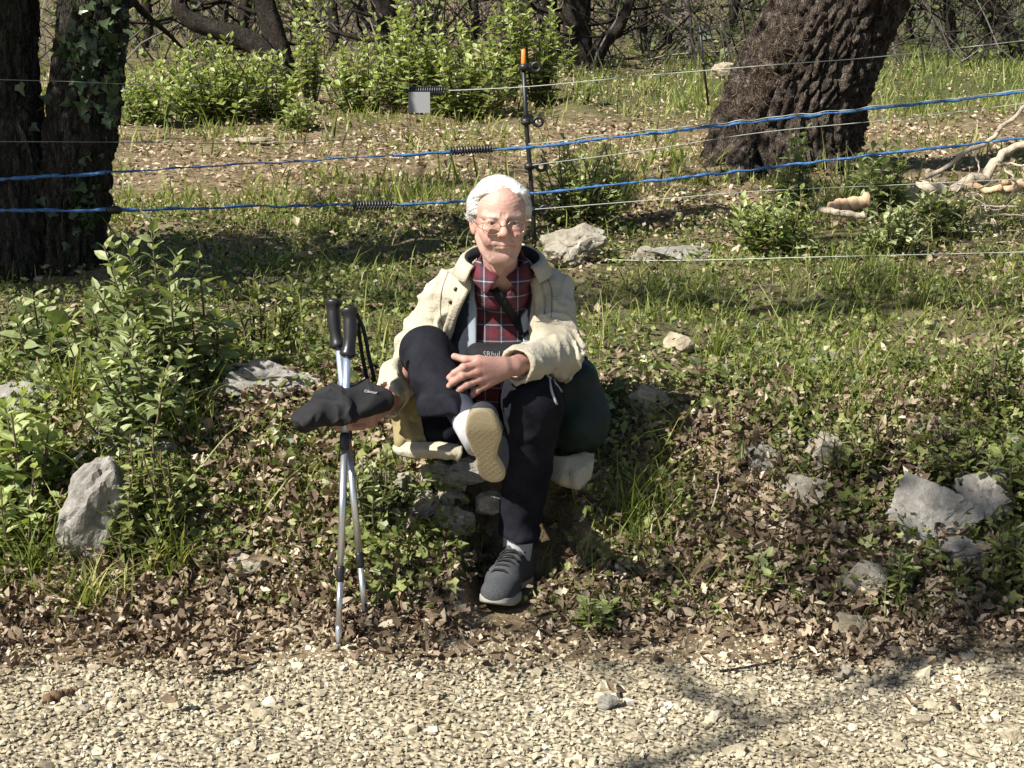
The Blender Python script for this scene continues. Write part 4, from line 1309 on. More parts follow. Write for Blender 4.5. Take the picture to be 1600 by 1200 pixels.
def surface(fn, lo, hi, h, reach=1.25):
    """naive surface nets over a block-sparse grid -> V, quads"""
    B = 8
    lo = np.asarray(lo, float); n = (np.ceil((np.asarray(hi, float) - lo) / h / B).astype(int)) * B
    nb = n // B
    bc = np.stack(np.meshgrid(*[np.arange(k) for k in nb], indexing='ij'), -1).reshape(-1, 3)
    cen = lo + (bc * B + B / 2) * h
    d = fn(cen.astype(np.float32))
    act = np.abs(d) < B * h * reach
    D = np.repeat(np.repeat(np.repeat(np.sign(d).reshape(nb), B, 0), B, 1), B, 2).astype(np.float32)
    off = np.stack(np.meshgrid(*[np.arange(B)] * 3, indexing='ij'), -1).reshape(-1, 3)
    ab = bc[act]
    for s0 in range(0, len(ab), 400):
        idx = (ab[s0:s0 + 400, None] * B + off[None]).reshape(-1, 3)
        D[idx[:, 0], idx[:, 1], idx[:, 2]] = fn((lo + idx * h).astype(np.float32))
    neg = D < 0
    nx, ny, nz = D.shape
    cnt = np.zeros((nx - 1, ny - 1, nz - 1), np.int8)
    for a in (0, 1):
        for b in (0, 1):
            for c in (0, 1):
                cnt += neg[a:nx - 1 + a, b:ny - 1 + b, c:nz - 1 + c]
    cells = np.argwhere((cnt > 0) & (cnt < 8))
    cid = np.full(cnt.shape, -1, np.int64); cid[tuple(cells.T)] = np.arange(len(cells))
    acc = np.zeros((len(cells), 3)); num = np.zeros(len(cells))
    corners = [(a, b, c) for a in (0, 1) for b in (0, 1) for c in (0, 1)]
    for p in corners:
        for ax in range(3):
            if p[ax]: continue
            q = list(p); q[ax] = 1
            i0 = cells + p; i1 = cells + q
            d0 = D[tuple(i0.T)]; d1 = D[tuple(i1.T)]
            m = (d0 < 0) != (d1 < 0)
            t = np.where(m, d0 / np.where(d0 == d1, 1, d0 - d1), 0)
            pos = np.tile(np.array(p, float), (len(cells), 1)); pos[:, ax] += t
            acc[m] += pos[m]; num[m] += 1
    V = lo + (cells + acc / num[:, None]) * h
    Q = []
    for ax in range(3):
        u, w = [(1, 2), (2, 0), (0, 1)][ax]
        s0 = [slice(None)] * 3; s1 = [slice(None)] * 3
        s0[ax] = slice(0, -1); s1[ax] = slice(1, None)
        ch = neg[tuple(s0)] != neg[tuple(s1)]
        E = np.argwhere(ch)
        E = E[(E[:, u] > 0) & (E[:, w] > 0) & (E[:, u] < D.shape[u] - 1) & (E[:, w] < D.shape[w] - 1)]
        fl = neg[tuple(E.T)]
        du = np.zeros(3, int); du[u] = 1; dw = np.zeros(3, int); dw[w] = 1
        q = np.stack([cid[tuple((E - du - dw).T)], cid[tuple((E - dw).T)], cid[tuple(E.T)], cid[tuple((E - du).T)]], -1)
        q[~fl] = q[~fl][:, ::-1]
        Q.append(q[(q >= 0).all(1)])
    return V, np.concatenate(Q)
# ------------------------------------------------------------------ the seated man
f32 = lambda *a: np.array(a, np.float32)
eye = W(780, 348, 4.0)
HO = eye + np.array([0, .088, 0])                    # head origin, on the eye line
hyaw, hpitch, hroll = R(7), R(2), R(1)
HR = np.array((Matrix.Rotation(hyaw, 3, 'Z') @ Matrix.Rotation(hpitch, 3, 'X') @ Matrix.Rotation(hroll, 3, 'Y')))


HS = .955                                             # head size


def hl(P):                                            # world -> head frame
    return ((P - HO) @ HR / HS).astype(np.float32)


def hw(p):                                            # head frame -> world
    return HO + HR @ np.asarray(p, float) * HS


def head_l(q):
    """head in its own frame: x right, y back, z up, origin on the eye line"""
    ax = q.copy(); ax[:, 0] = np.abs(ax[:, 0])
    d = ell(q, (0, .018, .031), (.0735, .095, .073))
    d = su(d, ell(q, (0, -.028, .035), (.064, .066, .070)), .03)                 # forehead
    d = su(d, ell(q, (0, -.018, -.045), (.0575, .072, .078)), .03)                # face block
    d = su(d, cap(ax, (.051, .012, -.055), (.022, -.058, -.103), .013, .014), .03)   # jaw
    d = su(d, ell(q, (0, -.070, -.098), (.026, .020, .018)), .022)               # chin
    d = su(d, ell(ax, (.044, -.058, -.026), (.020, .024, .018)), .02)            # cheekbone
    d = su(d, ell(ax, (.034, -.074, -.046), (.018, .019, .020)), .022)           # cheek
    d = su(d, cap(ax, (.010, -.088, .020), (.046, -.072, .019), .0085, .008), .014)  # brow
    d = ss(d, ell(ax, (.0315, -.104, .001), (.019, .020, .0125)), .012)          # socket
    d = su(d, ell(ax, (.0315, -.0775, .0005), (.0165, .0135, .0125)), .005)      # lids and ball
    d = ss(d, ell(ax, (.0315, -.0925, .0000), (.0150, .0085, .0042)), .0020)     # narrowed eye slit
    d = su(d, ell(ax, (.0315, -.083, -.0145), (.015, .006, .0045)), .010)        # bag under the eye
    d = su(d, cap(q, (0, -.090, .010), (0, -.111, -.021), .0075, .0100), .010)   # nose ridge
    d = su(d, ell(q, (0, -.112, -.025), (.0120, .0115, .0100)), .008)
    d = su(d, ell(ax, (.0120, -.100, -.029), (.0072, .0105, .0080)), .006)       # wings
    d = ss(d, ell(ax, (.0062, -.108, -.0360), (.0038, .0052, .0032)), .003)      # nostrils
    d = su(d, ell(q, (0, -.080, -.056), (.029, .015, .019)), .016)               # muzzle
    d = su(d, cap(ax, (0, -.0960, -.0575), (.022, -.0865, -.0580), .0032, .0018), .004)  # upper lip
    d = su(d, cap(ax, (0, -.0955, -.0665), (.019, -.0870, -.0645), .0038, .0022), .004)  # lower lip
    d = ss(d, cap(ax, (0, -.1005, -.0622), (.016, -.0950, -.0618), .0016, .0015), .003)  # mouth line
    d = ss(d, cap(ax, (.016, -.0960, -.0618), (.029, -.0860, -.0580), .0015, .0012), .003)
    d = ss(d, ell(q, (0, -.094, -.0790), (.017, .008, .005)), .008)              # hollow above the chin
    for pts, r in (([(.017, -.103, -.026), (.027, -.095, -.042), (.034, -.086, -.062), (.035, -.078, -.082), (.031, -.072, -.100)], .0012),
                   ([(.029, -.088, -.062), (.029, -.082, -.078), (.024, -.080, -.092)], .0008),
                   ([(.050, -.066, .004), (.060, -.050, .010)], .0007), ([(.050, -.066, -.004), (.060, -.050, -.010)], .0007),
                   ([(.005, -.098, .020), (.006, -.096, .028)], .0004)):
        for i in range(len(pts) - 1):
            d = ss(d, cap(ax, pts[i], pts[i + 1], r), .006)
    wr = np.exp(-((q[:, 2] - .055) / .022) ** 2) * (q[:, 1] < -.03)
    d = d + wr * .00035 * np.sin(q[:, 2] * 620 + 3 * np.cos(q[:, 0] * 60))
    ck = np.exp(-(((ax[:, 0] - .045) / .018) ** 2 + ((q[:, 2] + .045) / .035) ** 2)) * (q[:, 1] < -.02)
    d = d + ck * .0005 * np.sin(ax[:, 0] * 700 + q[:, 2] * 260 + 3 * np.sin(q[:, 2] * 90))
    d = d + .0005 * vnoise(q[:, 0] * 110, q[:, 1] * 110, q[:, 2] * 130, seed=18) * (q[:, 1] < 0)
    # ears
    er = np.array(Matrix.Rotation(R(-22), 3, 'Z') @ Matrix.Rotation(R(-12), 3, 'X'))
    e = ell(ax, (.0735, .014, -.016), (.0065, .017, .030), er)
    e = ss(e, ell(ax, (.0795, .008, -.012), (.0055, .010, .018), er), .004)
    d = su(d, e, .006)
    return d


neck0, neck1 = hw((0, .028, -.06)), W(785, 437, 4.19)


def neck_d(P):
    d = cap(P, neck0, neck1 + (0, .016, -.01), .048, .045)
    q = hl(P)
    d = su(d, cap(q, (0, -.035, -.104), (0, .0, -.140), .015, .016) * HS, .03)       # loose skin below the chin
    return d


# joints
shR, shL = W(688, 462, 4.28), W(869, 459, 4.28)
elR, wrR = W(640, 560, 4.22), W(603, 632, 4.0)
elL, wrL = W(872, 556, 4.10), W(803, 572, 3.88)
pel = np.array([-.055, 4.42, .45])
hipR, hipL = pel + (-.09, 0, .0), pel + (.10, -.02, .02)
knR, anR = W(664, 548, 4.03), W(738, 672, 3.74)
knL, anL = W(832, 632, 3.97), W(808, 850, 4.03)
chest = np.array([-.03, 4.32, .70])


def torso(P, g=0.0):
    d = ell(P, chest, (.165 + g, .115 + g, .17 + g))
    d = su(d, ell(P, (-.035, 4.35, .57), (.165 + g, .13 + g, .14 + g)), .06)
    d = su(d, cap(P, shR + (.05, 0, .0), shL + (-.05, 0, .0), .05 + g * .8), .06)
    d = su(d, cap(P, chest + (0, .02, .1), neck1 + (0, .03, -.01), .07 + g * .7), .04)
    return d


def hand_flat(P):
    """his left hand laid over the shin: back of the hand to the viewer"""
    m = {}
    wr = wrL
    pal = [W(775, 576, 3.855), W(752, 584, 3.84)]
    d = cap(P, wr, W(785, 574, 3.865), .026, .024)
    # palm as four metacarpal rods
    mcp = [W(748, 569, 3.832), W(746, 581, 3.826), W(750, 593, 3.83), W(757, 603, 3.838)]
    wb = [W(786, 566, 3.86), W(787, 572, 3.857), W(788, 579, 3.857), W(789, 585, 3.862)]
    for a, b in zip(wb, mcp):
        d = su(d, cap(P, a, b, .0135, .0108), .014)
    pip = [W(724, 574, 3.812), W(722, 588, 3.808), W(730, 601, 3.812), W(745, 611, 3.825)]
    dip = [W(710, 583, 3.815), W(708, 597, 3.812), W(719, 608, 3.816), W(739, 616, 3.828)]
    tip = [W(702, 590, 3.822), W(702, 603, 3.82), W(714, 612, 3.822), W(736, 620, 3.832)]
    for i in range(4):
        r = (.0095, .0098, .0092, .0082)[i]
        f = chain(P, [mcp[i], pip[i], dip[i], tip[i]], [r * 1.08, r, r * .92, r * .82], .004)
        f = su(f, np.linalg.norm(P - v3(pip[i]), axis=1) - r * 1.06, .003)
        d = su(d, f, .005)
    th = chain(P, [W(778, 566, 3.862), W(748, 562, 3.85), W(727, 562, 3.845), W(710, 557, 3.85)], [.014, .0115, .0102, .0088], .006)
    d = su(d, th, .006)
    return d


gripC = W(541, 648, 3.78)


def hand_fist(P):
    """his right hand closed round the two poles, under the cap"""
    d = cap(P, wrR, W(584, 645, 3.90), .026, .026)
    d = su(d, rbox(P, W(570, 648, 3.86), (.036, .017, .034), .015, np.array(Matrix.Rotation(R(-32), 3, 'Z'))), .02)
    for i in range(4):
        y = 634 + i * 10.5
        a = W(566, y, 3.835); b = W(545, y + 1, 3.765); c = W(529, y + 2, 3.79); e = W(533, y + 2, 3.825)
        d = su(d, chain(P, [a, b, c, e], [.0115, .0105, .0095, .0085], .004), .005)
    d = su(d, chain(P, [W(572, 630, 3.87), W(552, 626, 3.83), W(533, 628, 3.80)], [.013, .0115, .0095], .005), .008)
    return d


def body_d(P):
    d = torso(P, -.02)
    d = su(d, neck_d(P), .02)
    d = su(d, chain(P, [shR, elR, wrR], [.05, .042, .027]), .03)
    d = su(d, chain(P, [shL, elL, wrL], [.05, .042, .027]), .03)
    d = su(d, ell(P, pel + (0, 0, .03), (.15, .12, .10)), .05)
    d = su(d, chain(P, [hipR, knR, anR], [.07, .048, .022]), .02)
    d = su(d, chain(P, [hipL, knL, anL], [.07, .048, .022]), .02)
    return d


def join(parts):
    V = []; F = []; n = 0
    for v, f in parts:
        V.append(v); F.append(f + n); n += len(v)
    return np.concatenate(V), np.concatenate(F)


def ball(c, r, sq=(1, 1, 1), n=8):
    th = np.linspace(0, np.pi, n); ph = np.linspace(0, 2 * np.pi, 2 * n, endpoint=False)
    Tt, Pp = np.meshgrid(th, ph, indexing='ij')
    V = np.stack([np.sin(Tt) * np.cos(Pp) * sq[0], np.sin(Tt) * np.sin(Pp) * sq[1], np.cos(Tt) * sq[2]], -1).reshape(-1, 3) * r + c
    i = (np.arange(n - 1)[:, None] * 2 * n + np.arange(2 * n)[None]); j = (np.arange(n - 1)[:, None] * 2 * n + (np.arange(2 * n)[None] + 1) % (2 * n))
    return V, np.stack([i, i + 2 * n, j + 2 * n, j], -1).reshape(-1, 4)


head_lo, head_hi = HO + (-.12, -.15, -.19), HO + (.12, .14, .15)
body_parts = [
    surface(lambda P: np.maximum(body_d(P), P[:, 2] - (HO[2] - .13)), (-.45, 3.55, .05), (.30, 4.65, .95), .010),
    surface(lambda P: su(head_l(hl(P)) * HS, neck_d(P), .018), head_lo, head_hi, .0025),
    surface(hand_flat, np.minimum(wrL, W(695, 625, 3.78)) - .05, np.maximum(wrL, W(780, 540, 3.88)) + .05, .0024),
    surface(hand_fist, W(515, 690, 3.70) - .02, W(615, 605, 4.02) + .03, .0028)]
BV, BF = join(body_parts)
# skin colour: ruddy cheeks, nose, ears and hands; pale forehead; grey-pink lips; white brows; painted shade at eyes and mouth folds
q = hl(BV.astype(np.float32))
ax = q.copy(); ax[:, 0] = np.abs(ax[:, 0])
col = np.tile(f32(.50, .30, .245), (len(BV), 1))


def tint(m, c):
    global col
    col = col * (1 - m[:, None]) + f32(*c) * m[:, None]


gauss = lambda c, r: np.exp(-(((ax - f32(*c)) / f32(*r)) ** 2).sum(1))
inhead = (np.abs(q) < .2).all(1)
tint(.55 * inhead * gauss((.040, -.075, -.035), (.022, .04, .026)), (.50, .20, .155))
tint(.6 * inhead * gauss((0, -.115, -.024), (.016, .03, .018)), (.52, .21, .16))
tint(.5 * inhead * gauss((.08, .01, -.01), (.014, .03, .035)), (.46, .20, .15))
tint(.4 * inhead * gauss((0, -.09, .065), (.05, .04, .02)), (.60, .37, .30))
tint(.9 * inhead * gauss((0, -.093, -.0615), (.027, .018, .0034)), (.30, .12, .10))
tint(.8 * inhead * gauss((.0315, -.088, .0020), (.0160, .014, .0045)), (.10, .05, .04))  # shade under the brow painted into the eye slit
tint(.55 * inhead * gauss((.0300, -.088, .004), (.020, .02, .010)), (.36, .18, .14))  # softer shade painted into the skin around the eye
tint(.9 * inhead * gauss((.030, -.086, .0205), (.019, .02, .0055)), (.70, .66, .62))
bz = vnoise(BV[:, 0] * 70, BV[:, 1] * 70, BV[:, 2] * 70, seed=78) * .5 + vnoise(BV[:, 0] * 28, BV[:, 1] * 28, BV[:, 2] * 28, seed=79) * .5
tint(.45 * np.clip(bz, 0, 1), (.50, .20, .16)); tint(.40 * np.clip(-bz, 0, 1), (.56, .38, .30))
tint(.35 * inhead * gauss((.034, -.085, -.066), (.004, .03, .022)), (.30, .13, .10))  # crease shade painted along the fold beside the mouth
bl = inhead & (q[:, 2] < -.03) & (q[:, 1] < -.02)
tint(.16 * bl, (.6, .5, .45))
tint(.4 * (~inhead), (.40, .205, .155))
for k_, (a_, b_) in enumerate(((748, 569), (746, 581), (750, 593), (757, 603), (724, 574), (722, 588), (730, 601), (745, 611))):
    tint(.45 * np.exp(-(((BV - W(a_, b_, 3.82)) / .0085) ** 2).sum(1)), (.44, .17, .13))
for a_, b_ in ((702, 590), (702, 603), (714, 612), (736, 620), (710, 557)):
    tint(.6 * np.exp(-(((BV - W(a_ - 1, b_, 3.812)) / .0062) ** 2).sum(1)), (.58, .36, .31))
for a_, b_, c_, e_ in ((752, 570, 786, 567), (750, 581, 787, 573), (754, 593, 788, 579)):
    for f_ in np.linspace(.1, .9, 12):
        tint(.16 * np.exp(-(((BV - W(a_ + (c_ - a_) * f_, b_ + (e_ - b_) * f_ + 5, 3.835)) / (.004, .02, .003)) ** 2).sum(1)), (.34, .20, .19))
sp = np.clip(vnoise(BV[:, 0] * 160, BV[:, 1] * 160, BV[:, 2] * 160, seed=77) - .45, 0, 1)
tint(.5 * sp, (.40, .21, .14))
t = NT('skin')
c = t.mix(.25, t.attr('skin', True), t.ramp(t.noise(90, 3, .6, t.coords()), [(.35, (.72, .62, .6)), (.65, (1.1, 1.1, 1.1))]), 'MULTIPLY')
t.base(c).set(Roughness=.52)
t.b.inputs['Subsurface Weight'].default_value = .12
t.b.inputs['Subsurface Radius'].default_value = (.009, .003, .0015)
t.b.inputs['Subsurface Scale'].default_value = .5
t.b.inputs['Specular IOR Level'].default_value = .4
t.bump(t.math('ADD', t.noise(420, 2, .6, t.coords()), t.noise(130, 4, .7, t.coords((1, 1, 2.2)), 1.0)), .22, .003)
M['skin'] = t.m
person = empty('person', (-.06, 4.0, .0))
tag(person, 'white-haired man in a cream jacket and dark trousers seated on the bank', 'person')
mk('body', BV, BF, M['skin'], person, True, {'skin': col})

# eyes behind the narrowed lids
t = NT('eye')
v = t.coords()
t.base(t.ramp(t.attr('iris'), [(.0, (.42, .38, .36)), (.5, (.10, .09, .085)), (.8, (.006, .006, .006))], 'CONSTANT')).set(Roughness=.15)
for sg in (-1, 1):
    cE = np.array([sg * .0315, -.0770, .0002])
    v_, f_ = ball(np.zeros(3), .0122, n=14)
    iris = np.clip(1.25 - np.hypot(v_[:, 0], v_[:, 2]) / .0075, 0, 1) * (v_[:, 1] < 0)
    o_ = mk('eye', np.array([hw(cE + p_) for p_ in v_]), f_, t.m, person, True, {'iris': iris})

def hair_d(P):
    q = hl(P)
    ax = q.copy(); ax[:, 0] = np.abs(ax[:, 0])
    d = ell(q, (0, .022, .032), (.0815, .103, .0865))
    d = su(d, ell(ax, (.066, .012, .022), (.021, .050, .044)), .02)
    d = su(d, ell(q, (.034, -.030, .074), (.040, .036, .022)), .03)          # swept quiff
    d = su(d, ell(q, (-.030, -.034, .076), (.042, .034, .021)), .03)
    fc = rbox(q, (-.002, -.104, -.020), (.067, .066, .098), .036)
    fc = fc + .006 * vnoise(q[:, 0] * 60, q[:, 1] * 60, q[:, 2] * 60, seed=15)
    d = ss(d, fc, .018)
    low = -.012 - .9 * np.clip(q[:, 1], -.01, .08) + .02 * (q[:, 1] < 0)
    d = si(d, low - q[:, 2], .012)
    d = ss(d, ell(ax, (.085, .010, -.020), (.018, .020, .028)), .008)
    s = q[:, 0] * 1.0 + .25 * q[:, 1]
    st = np.sin(s * 420 + 5 * np.sin(q[:, 1] * 50) + 4 * np.sin(q[:, 2] * 40))
    d = d + .0005 * st * (np.abs(q[:, 0]) < .06) + .0006 * np.sin(q[:, 2] * 380 + 140 * q[:, 1] + 5 * np.sin(q[:, 1] * 60)) * (np.abs(q[:, 0]) >= .05)
    d = d + .0010 * vnoise(q[:, 0] * 45, q[:, 1] * 25, q[:, 2] * 45, seed=12)
    return (d * HS).astype(np.float32)


HV, HF = surface(hair_d, head_lo, head_hi + .02, .0031)
t = NT('white_hair')
c = t.ramp(t.noise(40, 4, .7, t.coords((6, 1.2, 3))), [(.3, (.58, .57, .55)), (.6, (.74, .74, .72))])
t.base(c).set(Roughness=.55)
M['hair'] = t.m
hair = mk('hair', HV, HF, M['hair'], person, True)
# loose strands over the hair surface
nn = 5600
idx = RNG.integers(0, len(HV), nn)
p = HV[idx].copy(); Pn = []
side = None


def grad(P, fn, e=.002):
    P = P.astype(np.float32)
    g = np.stack([fn(P + f32(e, 0, 0)) - fn(P - f32(e, 0, 0)), fn(P + f32(0, e, 0)) - fn(P - f32(0, e, 0)), fn(P + f32(0, 0, e)) - fn(P - f32(0, 0, e))], -1)
    return g / (np.linalg.norm(g, axis=1, keepdims=True) + 1e-9)


Pl = [p]
nrm = grad(p, hair_d)
ql = hl(p)
dirv = np.stack([np.tanh((ql[:, 0] - .045) * 50) * .8, np.full(nn, .75), -.35 - 4 * np.abs(ql[:, 0])], -1) + RNG.normal(size=(nn, 3)) * .12
dirv = dirv @ HR.T
for k in range(4):
    dd = dirv - nrm * (dirv * nrm).sum(1, keepdims=True)
    dd /= np.linalg.norm(dd, axis=1, keepdims=True) + 1e-9
    p = p + dd * .011
    dist = hair_d(p.astype(np.float32))
    p = p - nrm * np.clip(dist, -.004, .012)[:, None] + nrm * (.0012 + .0012 * RNG.random((nn, 1)))
    Pl.append(p); nrm = grad(p, hair_d)
Pl = np.stack(Pl, 1)
wv = np.cross(dirv, nrm); wv /= np.linalg.norm(wv, axis=1, keepdims=True) + 1e-9
wid = np.array([.9, 1, .9, .7, .15]) * .0005
A = Pl + wv[:, None] * wid[None, :, None]; Bq = Pl - wv[:, None] * wid[None, :, None]
SV = np.stack([A, Bq], 2).reshape(nn, 10, 3)
SF = np.array([(0, 1, 3, 2), (2, 3, 5, 4), (4, 5, 7, 6), (6, 7, 9, 8)])
mk('hair_strands', SV.reshape(-1, 3), (SF[None] + (np.arange(nn) * 10)[:, None, None]).reshape(-1, 4), M['hair'], person, True)

# ------------------------------------------------------------------ jacket
t = NT('cream_cotton')
v = t.coords()
n = t.noise(14, 5, .6, v, .4)
c = t.ramp(n, [(.3, (.41, .37, .275)), (.7, (.48, .435, .335))])
wv_ = t.noise(700, 2, .5, v)
t.base(c).set(Roughness=.85); t.b.inputs['Specular IOR Level'].default_value = .25
t.b.inputs['Sheen Weight'].default_value = .15
t.bump(t.math('ADD', t.math('MULTIPLY', wv_, .12), t.math('ABSOLUTE', t.math('SUBTRACT', t.noise(30, 3, .55, v, 1.6), .5))), .5, .016)
M['cream'] = t.m
xl_t = [(.40, 668), (.62, 697), (.69, 703), (.78, 722), (.845, 741), (.90, 748)]
xr_t = [(.40, 815), (.62, 815), (.68, 826), (.76, 829), (.83, 820), (.90, 812)]


def xed(z, tab):
    zz = np.array([a for a, b in tab]); xx = np.array([(b - 800) / FPX * 4.24 for a, b in tab])
    return np.interp(z, zz, xx)


def crease(P, f, seed, amp, w):
    """thin wandering ridges, as cloth folds"""
    n = vnoise(P[:, 0] * f + .6 * vnoise(P[:, 2] * f, P[:, 0] * f, seed=seed + 1), P[:, 1] * f * .8, P[:, 2] * f * .75, seed=seed)
    return amp * np.exp(-(n / w) ** 2)


def jacket_d(P):
    g = .026
    d = torso(P, g)
    d = su(d, ell(P, (-.05, 4.38, .50), (.20, .16, .13)), .05)
    # folds over chest and belly
    fo = fbm(P[:, 0] * 9 + P[:, 2] * 3, P[:, 1] * 6, P[:, 2] * 7, seed=21, oct=3)
    d = d + .004 * fo + .016 * np.abs(vnoise(P[:, 0] * 13 + P[:, 2] * 6, P[:, 1] * 7, P[:, 2] * 5, seed=24)) - crease(P, 9, 24, .009, .13) - crease(P, 17, 27, .004, .16) - .004
    # opening
    op = np.maximum(np.maximum(P[:, 0] - xed(P[:, 2], xr_t), xed(P[:, 2], xl_t) - P[:, 0]), P[:, 1] - 4.33)
    d = ss(d, op.astype(np.float32), .006)
    # sleeves
    sl = chain(P, [shR + (.015, 0, 0), elR, wrR + (elR - wrR) * .02], [.064, .059, .049], .03)
    sr = chain(P, [shL + (-.015, 0, 0), elL, wrL + (elL - wrL) * .10], [.068, .063, .050], .03)
    for (a, b, c_, which) in ((shR, elR, wrR, 0), (shL, elL, wrL, 1)):
        ua = (b - a) / np.linalg.norm(b - a); ub = (c_ - b) / np.linalg.norm(c_ - b)
        s1 = (P - a) @ v3(ua); s2 = (P - b) @ v3(ub)
        n1 = vnoise(P[:, 0] * 14, P[:, 1] * 14, P[:, 2] * 14, seed=30 + which)
        w_ = np.cross(ua, ub); w_ /= np.linalg.norm(w_); pc = (P - b) @ v3(w_)
        sa = np.where(s2 > 0, s2, s1 - np.linalg.norm(b - a))
        rg = np.abs(vnoise(sa * 20 + 7 * pc + n1, pc * 9, P[:, 2] * 5, seed=70 + which))
        rip = .026 * (rg - .3) * np.exp(-((sa + .02) / .13) ** 2) + .012 * (np.abs(vnoise(P[:, 0] * 11, P[:, 1] * 11, P[:, 2] * 8, seed=75)) - .25) + 0 * s1 - crease(P, 11, 80 + which, .010, .13) - crease(P, 19, 84 + which, .005, .16) + .004
        fo2 = .004 * fbm(P[:, 0] * 10, P[:, 1] * 10, P[:, 2] * 10, seed=33 + which, oct=3)
        if which: sr = sr + rip + fo2
        else: sl = sl + rip + fo2
    # open cuffs
    for (el_, wr_, r_, w_) in ((elR, wrR, .041, 0), (elL, wrL, .039, 1)):
        u = (wr_ - el_) / np.linalg.norm(wr_ - el_)
        e = (P - wr_) @ v3(u)
        bore = np.maximum(cap(P, wr_ - u * .05, wr_ + u * .1, r_), -(e + .05))
        if w_: sr = ss(np.maximum(sr, e + .012), bore, .004)
        else: sl = ss(np.maximum(sl, e + .004), bore, .004)
    d = su(d, sl, .018); d = su(d, sr, .018)
    # neck hole
    d = ss(d, cap(P, neck1 + (0, .02, -.05), neck0 + (0, 0, .1), .082, .09), .010)
    # bag side: flatten at the hip; skirt spreads on the seat
    d = np.maximum(d, .375 - P[:, 2])
    # make room for his thighs
    d = ss(d, chain(P, [hipR + (0, .02, 0), knR], [.095, .090]), .012)
    d = ss(d, chain(P, [hipL + (0, .02, 0), knL], [.095, .09]), .012)
    return d.astype(np.float32)


JV, JF = surface(jacket_d, (-.46, 3.80, .34), (.32, 4.62, .98), .0051)
jacket = mk('jacket', JV, JF, M['cream'], person, True)

# collar: a folded band round the neck, dark inside
def collar_path(r, z, off=0):
    th = np.linspace(R(-42), R(222), 40)
    c0 = neck1 + (0, .020, z + .030)
    return np.stack([c0[0] + r * np.cos(th) * 1.06, c0[1] + r * np.sin(th) * .9, c0[2] + .028 * np.sin(th) + off * np.abs(np.cos(th))], -1)


def band(paths, mat, name, parent, thick=.004):
    """a strip through several parallel polylines, given thickness"""
    L = np.stack(paths, 1); m, k = L.shape[:2]
    du = np.gradient(L, axis=0); dv = np.gradient(L, axis=1)
    nr_ = np.cross(du, dv); nr_ /= np.linalg.norm(nr_, axis=2, keepdims=True) + 1e-9
    V = np.concatenate([(L + nr_ * thick / 2).reshape(-1, 3), (L - nr_ * thick / 2).reshape(-1, 3)])
    i = (np.arange(m - 1)[:, None] * k + np.arange(k - 1)[None]).ravel()
    q = np.stack([i, i + 1, i + k + 1, i + k], -1); o = m * k
    F = [q[:, ::-1], q + o]
    bd = [j for j in range(k)] + [r_ * k + k - 1 for r_ in range(1, m)] + [(m - 1) * k + j for j in range(k - 2, -1, -1)] + [r_ * k for r_ in range(m - 2, 0, -1)]
    bd = np.array(bd); nb_ = np.roll(bd, -1)
    F.append(np.stack([bd, nb_, nb_ + o, bd + o], -1))
    return mk(name, V, np.concatenate(F), mat, parent, True)


M['navy'] = plain('navy_lining', (.018, .022, .034), .8, .2, bump=(300, .2, .002))
M['black_cloth'] = plain('black_cloth', (.012, .012, .014), .8, .25, bump=(260, .25, .002))
inner = band([collar_path(.082, -.012), collar_path(.088, .012), collar_path(.094, .030)], M['black_cloth'], 'collar_lining', jacket if False else person, .006)
outer = band([collar_path(.098, .031), collar_path(.110, .022), collar_path(.128, -.012)], M['cream'], 'collar', person, .007)

# open front: the folded-back placket with its snaps, one each side
def on_surf(fn, pts, off=.003, t0=3.4):
    """walk along the photograph's rays through pts [(px, py)...] to the surface fn = 0"""
    pts = np.asarray(pts, float).reshape(-1, 2)
    d = FWD + RT * ((pts[:, :1] - 800) / FPX) + UP * (-(pts[:, 1:2] - 600) / FPX)
    d = d / np.linalg.norm(d, axis=1, keepdims=True)
    t_ = np.full(len(pts), t0)
    for _ in range(64):
        s_ = fn((C0 + d * t_[:, None]).astype(np.float32))
        t_ = np.where(s_ < .0008, t_, t_ + np.maximum(s_ * .75, .0008))
    return C0 + d * (t_ - off)[:, None]


M['snap'] = plain('dark_snap', (.05, .04, .03), .35, .6, .6)


for c_ in on_surf(jacket_d, [(717, 425), (712, 452), (704, 472), (823, 445), (829, 468), (800, 556), (814, 577)], .0015):
    v_, f_ = ball(c_, .0062, (1, .6, 1))
    mk('snap', v_, f_, M['snap'], person, True)


def laid(left, right, name, mat, thick=.004, n=26, fn=jacket_d, off=.0035, cols=4):
    """a strip of cloth lying on a surface between two pixel paths"""
    A = smooth_path(np.array([(a, b, 0) for a, b in left], float), n)[:, :2]; B = smooth_path(np.array([(a, b, 0) for a, b in right], float), n)[:, :2]
    rows = []
    Q_ = on_surf(fn, np.concatenate([A * (1 - f) + B * f for f in np.linspace(0, 1, cols)]), off)
    for i in range(cols):
        P_ = Q_[i * n:(i + 1) * n]
        for ax_ in range(3):
            P_[:, ax_] = np.convolve(np.pad(P_[:, ax_], 2, 'edge'), np.ones(5) / 5, 'valid')
        rows.append(P_)
    return band(rows, mat, name, person, thick)


laid([(722, 430), (712, 462), (697, 500), (688, 530)], [(738, 436), (727, 466), (711, 504), (701, 534)], 'placket', M['cream'])
laid([(822, 432), (834, 470), (833, 505)], [(840, 430), (851, 468), (848, 503)], 'placket', M['cream'])
M['seam'] = plain('seam_thread', (.22, .19, .13), .9)  # seam lines in a darker cream
for pth in ([(700, 425), (690, 455), (688, 490), (694, 520)], [(851, 425), (862, 455), (861, 500)]):
    P_ = on_surf(jacket_d, smooth_path(np.array([(a, b, 0) for a, b in pth], float), 20)[:, :2], .0005)
    V_, F_ = tube(P_, .0016, 5); mk('seam', V_, F_, M['seam'], person, True)

